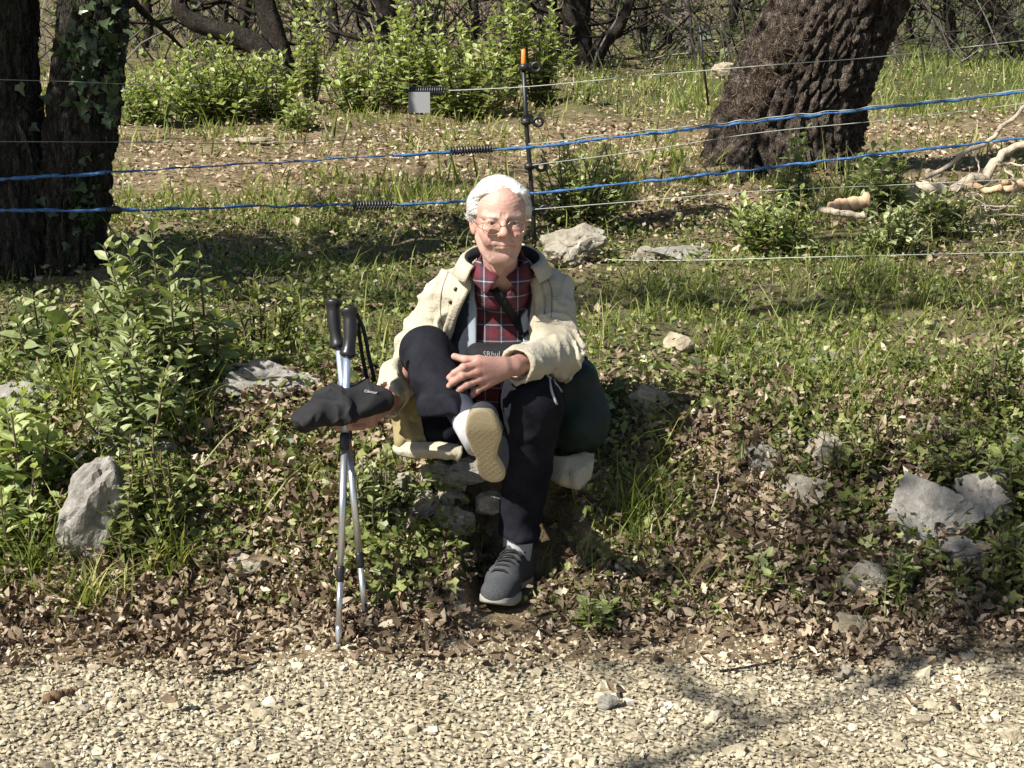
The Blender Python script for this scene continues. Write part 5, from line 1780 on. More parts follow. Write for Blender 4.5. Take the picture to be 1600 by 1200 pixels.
# ------------------------------------------------------------------ inner fleece, shirt, hip pack
def fleece_d(P):
    d = torso(P, .012) + .003 * fbm(P[:, 0] * 12, P[:, 1] * 8, P[:, 2] * 8, seed=44, oct=2)
    z = P[:, 2]
    l = np.interp(z, [.45, .55, .70, .80, .90], [(b - 800) / FPX * 4.21 for b in (728, 742, 744, 745, 750)])
    r = np.interp(z, [.45, .55, .70, .80, .90], [(b - 800) / FPX * 4.21 for b in (814, 816, 818, 806, 806)])
    op = np.maximum(np.maximum(P[:, 0] - r, l - P[:, 0]), P[:, 1] - 4.31)
    d = ss(d, op.astype(np.float32), .004)
    d = ss(d, cap(P, neck1 + (0, .02, -.05), neck0 + (0, 0, .1), .075, .08), .008)
    return d.astype(np.float32)


FV, FF = surface(fleece_d, (-.26, 4.08, .42), (.20, 4.5, .93), .0055)
l_ = np.interp(FV[:, 2], [.45, .55, .70, .80, .90], [(b - 800) / FPX * 4.21 for b in (728, 742, 744, 745, 750)])
r_ = np.interp(FV[:, 2], [.45, .55, .70, .80, .90], [(b - 800) / FPX * 4.21 for b in (814, 816, 818, 806, 806)])
edge = ((np.minimum(np.abs(FV[:, 0] - l_ + .008), np.abs(FV[:, 0] - r_ - .008)) < .015) & (FV[:, 1] < 4.32)).astype(float)
t = NT('fleece')
t.base(t.mix(t.attr('edge'), (.014, .018, .03), (.30, .35, .40))).set(Roughness=.9)
t.bump(t.noise(240, 3, .6, t.coords()), .3, .003)
mk('fleece_vest', FV, FF, t.m, person, True, {'edge': edge})

t = NT('plaid')
v = t.coords()
sx = t.new('ShaderNodeSeparateXYZ'); t.l(v, sx.inputs[0])


def stripes(t, src, period, stops, off=0.0):
    f = t.math('FRACT', t.math('ADD', t.math('MULTIPLY', src, 1 / period), off))
    return t.ramp(f, stops, 'CONSTANT')


a_ = stripes(t, sx.outputs['X'], .046, [(0, (.105, .010, .018)), (.42, (.02, .018, .035)), (.62, (.42, .36, .37)), (.68, (.02, .018, .035)), (.9, (.105, .010, .018))])
b_ = stripes(t, sx.outputs['Z'], .046, [(0, (.105, .010, .018)), (.42, (.02, .018, .035)), (.62, (.42, .36, .37)), (.68, (.02, .018, .035)), (.9, (.105, .010, .018))])
t.base(t.mix(.5, a_, b_)).set(Roughness=.85)
t.bump(t.noise(40, 4, .6, v, .8), .4, .008)
M['plaid'] = t.m


def shirt_d(P):
    d = torso(P, -.006)
    d = d + .006 * fbm(P[:, 0] * 10, P[:, 1] * 8, P[:, 2] * 16, seed=46, oct=3)
    d = su(d, cap(P, neck1 + (0, .015, -.03), neck1 + (0, .015, .040), .072, .066), .02)
    # open neck, a narrow V
    op = np.abs(P[:, 0] - neck1[0] + .004) - np.interp(P[:, 2], [.860, .915], [.0, .030])
    op = np.maximum(op, P[:, 1] - neck1[1])
    d = ss(d, op.astype(np.float32), .004)
    d = ss(d, cap(P, neck1 + (0, .01, -.02), neck0 + (0, 0, .05), .060, .064), .004)
    return d.astype(np.float32)


SVs, SFs = surface(shirt_d, (-.24, 4.1, .44), (.18, 4.48, .95), .0055)
mk('shirt', SVs, SFs, M['plaid'], person, True)
# shirt collar points
for sgn in (-1, 1):
    c0 = neck1 + (sgn * .012, -.052, -.022)
    pts = [np.array([neck1 + (sgn * .062, .0, .062), neck1 + (sgn * .053, -.040, .048), neck1 + (sgn * .010, -.068, .018)]),
           np.array([neck1 + (sgn * .084, .0, .026), neck1 + (sgn * .076, -.05, .002), neck1 + (sgn * .042, -.090, -.026)])]
    band([smooth_path(pts[0], 10), smooth_path((pts[0] + pts[1]) / 2 + (0, -.006, .006), 10), smooth_path(pts[1], 10)], M['plaid'], 'shirt_collar', person, .004)


def pack_d(P):
    d = rbox(P, W(775, 562, 4.20), (.080, .04, .042), .03)
    d = su(d, chain(P, [W(715, 556, 4.28), W(745, 549, 4.21), W(810, 548, 4.21), W(850, 552, 4.28)], [.018, .02, .02, .018]), .01)
    return d + .002 * fbm(P[:, 0] * 20, P[:, 1] * 20, P[:, 2] * 20, seed=50, oct=2)


PV, PF = surface(pack_d, W(700, 610, 4.14) - .03, W(860, 520, 4.3) + .04, .005)
pack = mk('hip_pack', PV, PF, M['black_cloth'], person, True)


def text_mesh(name, txt, size, loc, rot, mat, parent, depth=.0006):
    cu = bpy.data.curves.new(name, 'FONT'); cu.body = txt; cu.size = size; cu.extrude = depth; cu.align_x = 'CENTER'; cu.resolution_u = 2
    o = bpy.data.objects.new(name, cu); COL.objects.link(o)
    bpy.context.view_layer.update()
    me = bpy.data.meshes.new_from_object(o.evaluated_get(bpy.context.evaluated_depsgraph_get()))
    bpy.data.objects.remove(o); bpy.data.curves.remove(cu)
    me.materials.clear(); me.materials.append(mat); me.name = name
    o = link(name, me, parent)
    pl = Vector(parent.matrix_basis.translation) if parent is not None else Vector((0, 0, 0))
    if parent is not None and parent.parent is not None:
        pl = pl + parent.parent.matrix_basis.translation
    o.location = Vector([float(c) for c in loc]) - pl; o.rotation_euler = rot
    return o


M['white_print'] = plain('white_print', (.30, .30, .30), .6)
text_mesh('pack_lettering', 'SRhul', .021, W(768, 557, 4.154), (R(84), 0, 0), M['white_print'], person)

# ------------------------------------------------------------------ trousers, socks, shoes
t = NT('navy_trousers')
v = t.coords()
n = t.noise(16, 5, .6, v, .6)
t.base(t.ramp(n, [(.3, (.007, .0075, .011)), (.7, (.017, .0175, .024))])).set(Roughness=.8)
t.b.inputs['Specular IOR Level'].default_value = .10
t.bump(t.math('ADD', n, t.math('MULTIPLY', t.noise(600, 2, .5, v), .15)), .35, .01)
M['trouser'] = t.m


hemR = W(698, 650, 3.81)
hemN = np.array([.05, -.25, -.97]); hemN /= np.linalg.norm(hemN)


def trousers_d(P):
    d = ell(P, pel + (0, .0, .02), (.165, .13, .11))
    r_ = chain(P, [hipR, knR, hemR], [.088, .062, .066], .03)
    l_ = chain(P, [hipL, knL, anL + (knL - anL) * .10], [.090, .072, .056], .03)
    uR = (hemR - knR) / np.linalg.norm(hemR - knR); uL = (anL - knL) / np.linalg.norm(anL - knL)
    eR = (P - hemR) @ v3(hemN); eL = (P - anL) @ v3(uL)
    fo = fbm(P[:, 0] * 9, P[:, 1] * 9, P[:, 2] * 5, seed=61, oct=3)
    r_ = r_ + .006 * fo + .004 * np.sin(eR * 70 + 4 * fo) * np.exp(-((eR + .06) / .06) ** 2)
    l_ = l_ + .006 * fo + .004 * np.sin(eL * 75 + 5 * fo) * np.exp(-((eL + .06) / .08) ** 2)
    r_ = ss(np.maximum(r_, eR), np.maximum(cap(P, knR + uR * .1, hemR + uR * .12, .040, .046), -(eR + .05)), .004)
    l_ = ss(np.maximum(l_, eL + .035), np.maximum(cap(P, anL - uL * .1, anL + uL * .1, .043), -(eL + .075)), .004)
    d = su(d, r_ - crease(P, 10, 64, .006, .14), .035); d = su(d, l_ - crease(P, 10, 66, .007, .14), .035)
    d = su(d, ell(P, W(688, 668, 4.19), (.075, .13, .050)), .03)
    return d.astype(np.float32)


TV, TF = surface(trousers_d, (-.36, 3.66, .06), (.2, 4.6, .84), .006)
mk('trousers', TV, TF, M['trouser'], person, True)
M['sock'] = plain('sock', (.42, .42, .44), .9, .2, bump=(200, .3, .003))
M['sock_dark'] = plain('sock_dark', (.05, .055, .075), .9, .2, bump=(200, .3, .003))


def basis(toe, heel, upv):
    u = toe - heel; L = np.linalg.norm(u); u = u / L
    w = upv - u * (upv @ u); w /= np.linalg.norm(w); v = np.cross(w, u)
    return u, v, w, L


def shoe(toe, heel, upv, ank, side, nm, sole_c):
    """toe, heel: ends of the sole's underside; side +1 when the inner edge lies on +v"""
    u, v, w, L = basis(toe, heel, upv)
    Rm = np.stack([u, v, w], -1)
    k = L / .285
    loc = lambda P: ((P - heel) @ Rm / k).astype(np.float32)

    def out2(q, grow=0):
        # sole outline as blended discs
        def disc(x, y, r): return np.hypot(q[:, 0] - x, q[:, 1] - y) - r - grow
        d = disc(.036, 0, .034)
        d = su(d, disc(.075, -.004 * side, .031), .03); d = su(d, disc(.13, -.006 * side, .033), .03)
        d = su(d, disc(.19, .002 * side, .046), .04); d = su(d, disc(.235, .006 * side, .038), .03)
        return d

    def sole_l(P):
        q = loc(P)
        rise = .020 * np.clip((q[:, 0] - .20) / .085, 0, 1) ** 2
        d = np.maximum(out2(q), np.abs(q[:, 2] - .013 - rise) - .013)
        tread = np.sin(q[:, 0] * 330) * np.sin(q[:, 1] * 330) * .00025 * (q[:, 2] < .004)
        return ((si(out2(q), np.abs(q[:, 2] - .0105 - rise) - .0105, .006) + tread) * k).astype(np.float32)

    def up_l(P):
        q = loc(P)
        d = chain(q, [f32(.04, 0, .045), f32(.10, 0, .05), f32(.17, .001, .036), f32(.235, .004, .030)], [.036, .036, .038, .026], .03)
        d = su(d, cap(q, (.045, 0, .04), (.055, 0, .088), .036, .034), .03)
        d = su(d, ell(q, (.232, .006 * side, .030), (.046, .038, .026)), .02)
        d = si(d, out2(q, .004), .012)
        d = si(d, .012 - q[:, 2], .004)
        d = ss(d, cap(q, (.052, 0, .085), (.05, 0, .14), .029, .033), .006)     # ankle opening
        tongue = ell(q, (.092, 0, .092), (.012, .022, .026), np.array(Matrix.Rotation(R(25), 3, 'Y')))
        return (su(d, tongue, .008) * k).astype(np.float32)

    lo = np.minimum(toe, heel) - .13; hi = np.maximum(toe, heel) + .15
    root = empty(nm, heel)
    root.parent = person
    root.location = Vector([float(c) for c in heel]) - person.location
    def add(n_, V_, F_, m_):
        o = link(n_, mesh_data(n_, V_ - heel, F_, None, True, m_), root); return o
    a = surface(up_l, lo, hi, .0036, 1.9); add('upper', *a, M['knit'])
    a = surface(sole_l, lo, hi, .0034, 1.9); add('sole', *a, sole_c)
    # laces
    for i in range(6):
        x = .098 + i * .021; z = .103 - i * .0062
        pts = np.array([(x - .004, -.028 + .001 * i, z - .014), (x, -.012, z + .001), (x + .003, 0, z + .0035), (x, .012, z + .001), (x - .004, .028 - .001 * i, z - .014)])
        V_, F_ = tube(smooth_path((pts * k) @ Rm.T + heel, 10), .0036, 5)
        link('lace', mesh_data('lace', V_ - heel, F_, None, True, M['lace']), root)
    return root


t = NT('grey_knit')
v = t.coords()
n = t.noise(260, 3, .6, v)
t.base(t.ramp(n, [(.3, (.03, .033, .037)), (.7, (.075, .08, .086))])).set(Roughness=.85)
t.bump(n, .5, .003)
M['knit'] = t.m
M['lace'] = plain('lace', (.012, .013, .015), .8)
M['sole_cream'] = plain('sole_cream', (.40, .335, .215), .8, .3, bump=(160, .3, .003))
M['sole_pale'] = plain('sole_pale', (.40, .38, .33), .8, .3, bump=(160, .2, .003))
toeR, heelR = W(744, 642, 3.56), W(772, 756, 3.71)
upR = np.array([.10, .62, .70])
shoe(toeR, heelR, upR, anR, 1, 'shoe', M['sole_cream'])
toeL, heelL = W(762, 955, 3.78), W(818, 904, 4.10)
shoe(toeL, heelL, np.array([0, -.05, 1.0]), anL, 1, 'shoe', M['sole_pale'])
V_, F_ = tube(smooth_path([knR + (anR - knR) * .62, anR + (anR - knR) * .0], 14), np.linspace(.041, .037, 14), 16); mk('sock', V_, F_, M['sock_dark'], person, True)
V_, F_ = tube(smooth_path([knR + (anR - knR) * .90, anR + (anR - knR) * .16], 14), np.linspace(.0395, .040, 14), 16); mk('sock', V_, F_, M['sock'], person, True)
V_, F_ = tube(smooth_path([knL + (anL - knL) * .85, anL + (-.002, 0, -.06)], 14), np.linspace(.044, .038, 14), 16); mk('sock', V_, F_, M['sock'], person, True)
# cuff lining strips and the jacket hem lying on the seat edge
M['yellow_lining'] = plain('yellow_lining', (.24, .195, .10), .85, .2, bump=(60, .5, .006))
# ------------------------------------------------------------------ things he wears or holds
# eyeglasses: gold wire rims, clear lenses
M['gold'] = plain('gold_wire', (.42, .33, .22), .35, .5, .9)
t = NT('lens')
t.n.remove(t.b)
gl = t.new('ShaderNodeBsdfGlossy'); gl.inputs['Roughness'].default_value = .02
tp = t.new('ShaderNodeBsdfTransparent'); fr = t.new('ShaderNodeFresnel'); fr.inputs[0].default_value = 1.5
mx = t.new('ShaderNodeMixShader'); t.l(fr.outputs[0], mx.inputs[0]); t.l(tp.outputs[0], mx.inputs[1]); t.l(gl.outputs[0], mx.inputs[2]); t.l(mx.outputs[0], t.out.inputs[0])
M['lens'] = t.m
glasses = empty('eyeglasses', hw((0, -.112, -.01)))
tag(glasses, 'thin gold-rimmed eyeglasses on the face of the seated man', 'eyeglasses')
hin = []
for sg in (-1, 1):
    a = np.linspace(0, 2 * np.pi, 33)
    ex = np.sign(np.cos(a)) * np.abs(np.cos(a)) ** .85; ez = np.sign(np.sin(a)) * np.abs(np.sin(a)) ** .85
    rim = np.stack([sg * .0335 + .0245 * ex, -.108 + .010 * (np.abs(sg * .0335 + .0245 * ex) / .06) ** 2, -.009 + .0195 * ez], -1)
    rw = np.array([hw(p_) for p_ in rim])
    V_, F_ = tube(rw, .0008, 6, False); mk('rim', V_, F_, M['gold'], glasses, True)
    c_ = rw[:-1].mean(0); fwd_ = HR @ np.array([0, -1.0, 0])
    LV = np.concatenate([rw[:-1], [c_ + fwd_ * .002]]); n_ = len(rw) - 1
    mk('lens', LV, np.stack([np.arange(n_), (np.arange(n_) + 1) % n_, np.full(n_, n_)], -1), M['lens'], glasses, True)
    tp_ = smooth_path([hw((sg * .0575, -.100, -.004)), hw((sg * .073, -.075, -.001)), hw((sg * .079, -.02, .002)), hw((sg * .080, .012, .0)), hw((sg * .078, .025, -.02))], 18)
    V_, F_ = tube(tp_, .0009, 6); mk('temple', V_, F_, M['gold'], glasses, True)
V_, F_ = tube(smooth_path([hw((-.0095, -.1085, -.004)), hw((0, -.112, -.0005)), hw((.0095, -.1085, -.004))], 8), .0012, 6)
mk('bridge', V_, F_, M['gold'], glasses, True)

# trekking poles
M['alu'] = plain('brushed_aluminium', (.62, .63, .66), .32, .5, .85)
M['alu_blue'] = plain('pale_blue_anodised', (.50, .60, .74), .35, .5, .75)
M['black_plastic'] = plain('black_plastic', (.012, .012, .014), .38, .5)


def pole(top, tip, label, bend):
    root = empty('trekking_pole', tip)
    tag(root, label, 'trekking pole', 'trekking poles under his right hand')
    ax_ = tip - top; L = np.linalg.norm(ax_); u = ax_ / L
    at_ = lambda s_: top + u * s_
    side_ = np.array([1.0, 0, 0]) - u * u[0]; side_ /= np.linalg.norm(side_)
    # grip: waisted handle with flared top and collar
    s_ = np.array([0, .004, .008, .016, .022, .035, .055, .08, .10, .112, .118, .124, .130])
    r_ = np.array([.006, .019, .021, .0195, .015, .0155, .0165, .0145, .0145, .0165, .0185, .0185, .012]) * 1.12
    pts = np.array([at_(x) + side_ * bend * .006 * math.sin(x / .13 * math.pi) for x in s_])
    V_, F_ = tube(pts, r_, 14); mk('grip', V_, F_, M['black_plastic'], root, True)
    V_, F_ = tube([at_(.126), at_(.32)], .0098, 12); mk('upper_shaft', V_, F_, M['alu_blue'], root, True)
    V_, F_ = tube([at_(.32), at_(.325), at_(.36), at_(.365)], [.0098, .0125, .0125, .0095], 12); mk('lock_collar', V_, F_, M['black_plastic'], root, True)
    V_, F_ = tube([at_(.365), at_(.66)], .0090, 12); mk('middle_shaft', V_, F_, M['alu'], root, True)
    V_, F_ = tube([at_(.655), at_(.66), at_(.69), at_(.695)], [.009, .0102, .0102, .0085], 12); mk('joint_ring', V_, F_, M['black_plastic'], root, True)
    V_, F_ = tube([at_(.69), at_(L - .06)], [.0080, .0076], 12); mk('lower_shaft', V_, F_, M['alu'], root, True)
    V_, F_ = tube([at_(L - .065), at_(L - .055), at_(L - .02), at_(L)], [.0078, .0090, .0065, .003], 10); mk('tip', V_, F_, M['black_plastic'] if bend < 0 else M['alu'], root, True)
    # wrist strap hanging from the grip
    a = at_(.012) + side_ * .018
    st = smooth_path([a, a + (.018, .01, -.05), a + (.030, .015, -.12), a + (.042, .018, -.185), a + (.028, .014, -.19), a + (.014, .008, -.12), a + (.004, .004, -.03)], 26)
    if bend > 0:
        w_ = np.tile(np.array([.003, .008, 0.0]), (26, 1))
        band([st - w_, st, st + w_], M['black_cloth'], 'wrist_strap', root, .0025)
    return root


pole(W(522, 466, 3.90), W(574, 993, 3.70), 'trekking pole with its grip highest and its black tip among the dead leaves', -1)
pole(W(545, 479, 3.85), W(528, 1018, 3.605), 'trekking pole with a hanging wrist strap and its silver tip on the gravel', 1)

# flat cap hung over his hand and the pole grips
M['cap'] = plain('black_felt', (.013, .013, .015), .8, .3, bump=(300, .3, .003))
cc = W(548, 630, 3.80)
cr = np.array(Matrix.Rotation(R(-12), 3, 'Y') @ Matrix.Rotation(R(8), 3, 'X'))


def cap_d(P):
    d = ell(P, W(560, 630, 3.80), (.082, .080, .034), cr)
    d = su(d, ell(P, W(525, 634, 3.78), (.062, .075, .036), cr), .03)
    d = np.maximum(d, -(((P - W(548, 652, 3.80)) @ v3(cr[:, 2]))))
    bill = ell(P, W(492, 646, 3.75), (.046, .072, .027), np.array(Matrix.Rotation(R(-36), 3, 'Y')))
    d = su(d, bill, .012)
    fl = cap(P, W(480, 662, 3.72), W(512, 622, 3.70), .006, .004)
    d = ss(d, chain(P, [W(488, 664, 3.68), W(500, 640, 3.68), W(528, 622, 3.70), W(560, 615, 3.72)], [.008, .007, .006, .003], .004), .008)
    d = d - crease(P, 13, 94, .013, .12) - crease(P, 22, 96, .005, .14)
    d = d + .003 * fbm(P[:, 0] * 16, P[:, 1] * 16, P[:, 2] * 16, seed=91, oct=2) + .007 * np.abs(vnoise(P[:, 0] * 14 - P[:, 2] * 14, P[:, 1] * 9, P[:, 2] * 9, seed=93)) - .002
    # room for the hand inside
    d = ss(d, ell(P, W(560, 650, 3.83), (.060, .055, .020)), .008)
    return d.astype(np.float32)


CV_, CF_ = surface(cap_d, W(455, 690, 3.66) - .04, W(620, 590, 3.92) + .04, .0036)
capo = mk('flat_cap', CV_, CF_, M['cap'], None, True)
tag(capo, 'black flat cap hung over his hand on the trekking poles', 'cap')
tl = on_surf(cap_d, [(579, 614)], .003)[0]
text_mesh('cap_lettering', 'Cibouur', .0098, tl, (R(68), R(8), R(0)), plain('grey_thread', (.5, .5, .5), .7), capo, .0008)

# shoulder bag and its strap
t = NT('green_canvas')
v = t.coords()
t.base(t.ramp(t.noise(8, 4, .6, v), [(.3, (.004, .012, .010)), (.7, (.009, .024, .019))])).set(Roughness=.75)
t.bump(t.math('ADD', t.noise(380, 2, .5, v), t.noise(18, 4, .6, v, 1)), .35, .006)
bagc = W(898, 630, 4.22)


def bag_d(P):
    d = rbox(P, bagc, (.075, .10, .125), .06, np.array(Matrix.Rotation(R(-8), 3, 'Y')))
    d = su(d, ell(P, W(905, 655, 4.2), (.085, .11, .095)), .03)
    d = su(d, ell(P, W(880, 570, 4.25), (.05, .08, .05)), .04)
    d = d + .008 * fbm(P[:, 0] * 9, P[:, 1] * 9, P[:, 2] * 9, seed=95, oct=3) + .008 * np.abs(vnoise(P[:, 0] * 10 + P[:, 2] * 8, P[:, 1] * 8, P[:, 2] * 6, seed=97))
    return d.astype(np.float32)


V_, F_ = surface(bag_d, bagc - .2, bagc + .2, .006)
bag = empty('shoulder_bag', bagc + (0, 0, -.13))
tag(bag, 'dark green canvas shoulder bag resting against his left hip', 'bag')
mk('bag_body', V_, F_, t.m, bag, True)
sp = [(766, 446), (773, 454), (780, 463), (795, 484), (810, 506), (822, 524)]
A_ = on_surf(lambda P: np.minimum(shirt_d(P), fleece_d(P)), smooth_path(np.array([(a, b, 0) for a, b in sp], float), 22)[:, :2], .004)
A_ = smooth_path(np.array(A_)[::3], 24)
w_ = np.array([.0095, 0, .0075])
band([A_ - w_, A_ - w_ * .3 + (0, -.001, 0), A_ + w_ * .3 + (0, -.001, 0), A_ + w_], M['black_cloth'], 'strap', bag, .004)
A_ = smooth_path([W(886, 520, 4.30), W(903, 545, 4.27), W(914, 580, 4.22), W(920, 610, 4.16)], 16)
w_ = np.array([.013, .004, .003])
band([A_ - w_, A_, A_ + w_], M['black_cloth'], 'strap', bag, .005)
M['cord'] = plain('pale_cord', (.42, .42, .40), .8)
for a, b in (((858, 590), (870, 632)), ((862, 586), (878, 612))):
    p_ = smooth_path(on_surf(lambda P: np.minimum(bag_d(P), trousers_d(P)), [a, ((a[0] + b[0]) / 2 - 2, (a[1] + b[1]) / 2), b], .004), 10)
    V_, F_ = tube(p_, .0035, 6); mk('cord', V_, F_, M['cord'], bag, True)


# jacket hem: the fold he sits on, the lining above it and the tail hanging below the bag
def sheet(rows, mat, name, parent, thick=.005, n=30, seed=1, amp=.006):
    L = np.stack([smooth_path(np.array(r), n) for r in rows], 0)
    m = len(rows) * 4
    L = np.stack([smooth_path(L[:, j], m) for j in range(n)], 1)
    k = vnoise(L[..., 0] * 45, L[..., 2] * 45, L[..., 1] * 30, seed=seed)
    L = L + np.stack([k * 0, k * amp, k * amp * .5], -1)
    return band([L[i] for i in range(m)], mat, name, parent, thick)


sheet([[W(618, 694, 4.10), W(650, 692, 4.06), W(700, 694, 4.03), W(722, 699, 4.02)],
       [W(614, 703, 4.06), W(650, 705, 4.02), W(695, 706, 3.99), W(722, 709, 3.99)],
       [W(622, 711, 4.06), W(655, 716, 4.03), W(700, 716, 4.0), W(716, 722, 4.0)]], M['cream'], 'jacket_hem', person, .007, seed=3)
sheet([[W(612, 622, 4.14), W(630, 615, 4.12), W(655, 612, 4.12)], [W(612, 660, 4.12), W(634, 662, 4.09), W(660, 668, 4.09)], [W(616, 694, 4.08), W(640, 696, 4.06), W(672, 696, 4.05)]], M['yellow_lining'], 'jacket_lining', person, .004, seed=5, amp=.030)
sheet([[W(850, 715, 4.16), W(880, 712, 4.12), W(928, 708, 4.14)], [W(852, 745, 4.12), W(885, 745, 4.08), W(928, 728, 4.10)], [W(870, 752, 4.12), W(902, 763, 4.08), W(922, 750, 4.10)]], M['cream'], 'jacket_tail', person, .006, seed=7, amp=.012)
# ------------------------------------------------------------------ electric fence
M['post_black'] = plain('post_black', (.012, .012, .013), .45, .5)
M['orange'] = plain('orange_tip', (.75, .22, .03), .5)
t = NT('blue_rope')
n = t.noise(55, 4, .7, t.coords((1, 1, 3)), .5)
t.base(t.ramp(n, [(.3, (.012, .05, .14)), (.5, (.03, .13, .36)), (.68, (.16, .30, .50))])).set(Roughness=.7)
t.bump(t.noise(300, 2, .6, t.coords()), .8, .004)
M['rope_blue'] = t.m
M['wire_white'] = plain('white_polywire', (.42, .45, .40), .6)
M['wire_grey'] = plain('steel_wire', (.22, .23, .23), .45, .5, .5)
M['spring'] = plain('dark_spring', (.06, .06, .065), .4, .5, .6)


def torus(c, Rr, r, ax, n=14, m=6):
    a = np.linspace(0, 2 * np.pi, n + 1)
    u = np.array([1.0, 0, 0]) if abs(ax[0]) < .9 else np.array([0, 0, 1.0])
    e1 = np.cross(ax, u); e1 /= np.linalg.norm(e1); e2 = np.cross(ax, e1)
    return tube(np.array(c) + Rr * (np.cos(a)[:, None] * e1 + np.sin(a)[:, None] * e2), r, m, False)


def fence_post(path, ins, label, r=.011, tip=True):
    b = path[-1]
    root = empty('fence_post', b); tag(root, label, 'fence post', 'slim black electric fence posts')
    V, F = tube(path, r, 8); mk('stake', V, F, M['post_black'], root, True)
    if tip:
        V, F = tube([path[0] + (0, 0, .0), path[0] + (0, 0, .018), path[0] + (0, 0, .075), path[0] + (0, 0, .08)], [.011, .012, .011, .006], 10); mk('tip', V, F, M['orange'], root, True)
    for c in ins:
        V, F = tube([c + (0, 0, .016), c + (0, 0, .010), c + (0, 0, -.010), c + (0, 0, -.016)], [.016, .025, .025, .016], 10)
        mb = MB(); mb.add(V, F)
        V, F = tube([c, c + (.04, -.008, .0)], .012, 6); mb.add(V, F)
        V, F = torus(c + (.056, -.008, .0), .020, .009, np.array([0, 1.0, 0])); mb.add(V, F)
        mb.build('insulator', M['post_black'], root, True)
    return root


YP = 7.3
fence_post([W(818, 104, YP), W(822, 190, YP), W(828, 262, YP), W(833, 330, YP), W(836, 402, YP)],
           [W(819, 105, YP), W(822, 190, YP), W(827, 260, YP), W(832, 328, YP)], 'black fence post with an orange tip behind the man')
YQ = 13.0
fence_post([W(1093, 40, YQ), W(1098, 90, YQ), W(1107, 165, YQ)], [W(1095, 50, YQ), W(1100, 100, YQ)], 'distant black fence post left of the leaning tree', tip=False, r=.010)


def wire(name, label, pts, r, mat, n=120, wob=.0, group=None, cat='fence wire'):
    P_ = smooth_path([W(*p) for p in pts], n)
    if wob:
        P_ = P_ + np.stack([0 * P_[:, 0], wob * vnoise(P_[:, 0] * 14, P_[:, 0] * 0, seed=2), wob * vnoise(P_[:, 0] * 14, P_[:, 0] * 0, seed=3)], -1)
    rr = r * (1 + (.45 * vnoise(P_[:, 0] * 45, P_[:, 0] * 0, seed=4) if wob else 0))
    V, F = tube(P_, rr, 6)
    o = mk(name, V, F, M[mat], None, True)
    return tag(o, label, cat, group)


GWi = 'wires and ropes of the electric fence'
wire('fence_wire', 'topmost thin pale wire from the dark coil to the right edge', [(692, 142, 7.2), (830, 135, 7.22), (1000, 119, 7.3), (1200, 102, 7.4), (1380, 88, 7.5), (1630, 60, 7.6)], .0024, 'wire_white', group=GWi)
wire('fence_wire', 'faint grey wire crossing the oak stems to the topmost coil', [(-60, 123, 5.9), (95, 127, 5.98), (190, 131, 6.1), (420, 139, 6.7), (640, 143, 7.2)], .0016, 'wire_grey', group=GWi)
wire('fence_wire', 'thin grey wire across the oak and bare ground to the second insulator', [(-60, 221, 5.9), (170, 222, 6.05), (450, 224, 6.7), (640, 208, 7.1), (826, 190, 7.24)], .0016, 'wire_grey', group=GWi)
wire('fence_rope', 'frayed blue rope before the oak stems, upper of the left pair', [(-60, 283, 5.9), (60, 276, 5.95), (165, 270, 6.02)], .0064, 'rope_blue', wob=.004, group=GWi, cat='rope')
wire('fence_rope', 'thin frayed blue rope joining the two thicker upper ropes', [(165, 270, 6.02), (300, 261, 6.3), (450, 253, 6.65), (615, 243, 7.0)], .0038, 'rope_blue', wob=.003, group=GWi, cat='rope')
wire('fence_rope', 'upper blue rope running from the coil past the post to the right edge', [(615, 243, 7.0), (735, 237, 7.15), (825, 231, 7.22), (1000, 211, 7.3), (1200, 188, 7.4), (1400, 166, 7.5), (1630, 141, 7.6)], .0068, 'rope_blue', 260, wob=.004, group=GWi, cat='rope')
wire('fence_rope', 'lower blue rope left of the man, from the oak to his head', [(-60, 328, 5.85), (178, 328, 6.0), (350, 324, 6.4), (500, 321, 6.8), (640, 319, 7.0), (725, 315, 7.1), (830, 303, 7.22)], .0060, 'rope_blue', 260, wob=.004, group=GWi, cat='rope')
wire('fence_rope', 'lower blue rope right of the man, crossing the leaning tree foot', [(830, 303, 7.22), (1000, 285, 7.3), (1200, 262, 7.4), (1400, 238, 7.5), (1630, 213, 7.6)], .0068, 'rope_blue', 260, wob=.004, group=GWi, cat='rope')
wire('fence_wire', 'pale wire between the two blue ropes at right', [(832, 258, 7.24), (1000, 236, 7.3), (1190, 207, 7.4), (1400, 186, 7.5), (1630, 158, 7.6)], .0019, 'wire_white', group=GWi)
wire('fence_wire', 'pale wire running just above the cut logs', [(836, 327, 7.24), (1000, 314, 7.3), (1180, 299, 7.4), (1400, 289, 7.5), (1630, 278, 7.6)], .0021, 'wire_white', group=GWi)
wire('fence_wire', 'lowest pale wire over the grass at right', [(838, 400, 7.24), (1020, 407, 6.7), (1300, 401, 6.4), (1630, 393, 6.3)], .0019, 'wire_white', group=GWi)
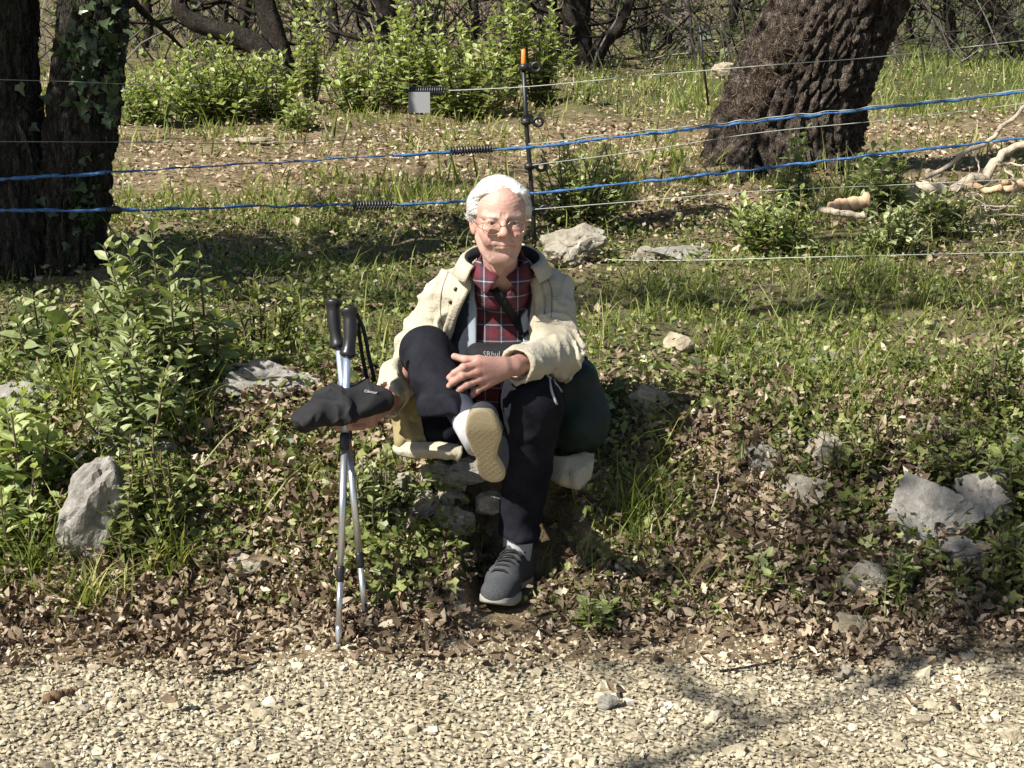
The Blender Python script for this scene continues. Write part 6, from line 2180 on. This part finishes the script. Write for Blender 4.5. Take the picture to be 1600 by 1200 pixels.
wire('fence_wire', 'pale strand twisted along the upper blue rope at right', [(826, 226, 7.2), (1000, 206, 7.28), (1200, 184, 7.38), (1400, 163, 7.48), (1630, 138, 7.58)], .0022, 'wire_white', wob=.006, group=GWi)


def coil(a, b, turns, Rr, r, label, mat='spring'):
    a = np.array(a); b = np.array(b); L = np.linalg.norm(b - a); u = (b - a) / L
    e1 = np.cross(u, [0, 0, 1.0]); e1 /= np.linalg.norm(e1); e2 = np.cross(e1, u)
    t_ = np.linspace(0, 1, turns * 12 + 1); ph = t_ * turns * 2 * np.pi
    P_ = a + u * (t_ * L)[:, None] + Rr * (np.cos(ph)[:, None] * e1 + np.sin(ph)[:, None] * e2)
    V, F = tube(P_, r, 5); root = empty('fence_spring', a); tag(root, label, 'spring', 'coil springs on the fence')
    mk('coil', V, F, M[mat], root, True)
    V, F = tube([a - u * .02, a, b, b + u * .02], .0035, 6); mk('core', V, F, M[mat], root, True)


coil(W(640, 143, 7.2), W(694, 142, 7.2), 15, .020, .0042, 'dark coil spring at the end of the topmost wire')
coil(W(704, 236, 7.12), W(770, 232, 7.14), 15, .017, .0040, 'coil spring on the upper blue rope near the post')
coil(W(550, 321, 6.88), W(614, 320, 6.9), 14, .019, .0042, 'coil spring on the lower blue rope left of his head')
c0 = W(655, 160, 7.16); s_ = sc_(c0)
hx, hz = 17 * s_, 16 * s_
bx = np.array([(x, y, z) for x in (-hx, hx) for y in (-.004, .004) for z in (-hz, hz)])
BXF = np.array([(0, 1, 3, 2), (4, 6, 7, 5), (0, 4, 5, 1), (2, 3, 7, 6), (0, 2, 6, 4), (1, 5, 7, 3)])
pl_ = mk('warning_plate', bx + c0, BXF, plain('grey_plastic', (.27, .275, .28), .55), None)
tag(pl_, 'blank grey plate hanging under the topmost coil', 'plate')
V, F = tube([W(178, 328, 5.98) + (-.03, 0, 0), W(178, 328, 5.98) + (-.02, 0, 0), W(178, 328, 5.98) + (.02, 0, 0), W(178, 328, 5.98) + (.032, 0, 0)], [.006, .016, .016, .006], 8)
tag(mk('rope_clamp', V, F, M['post_black'], None, True), 'black clamp on the lower blue rope beside the oak', 'clamp')
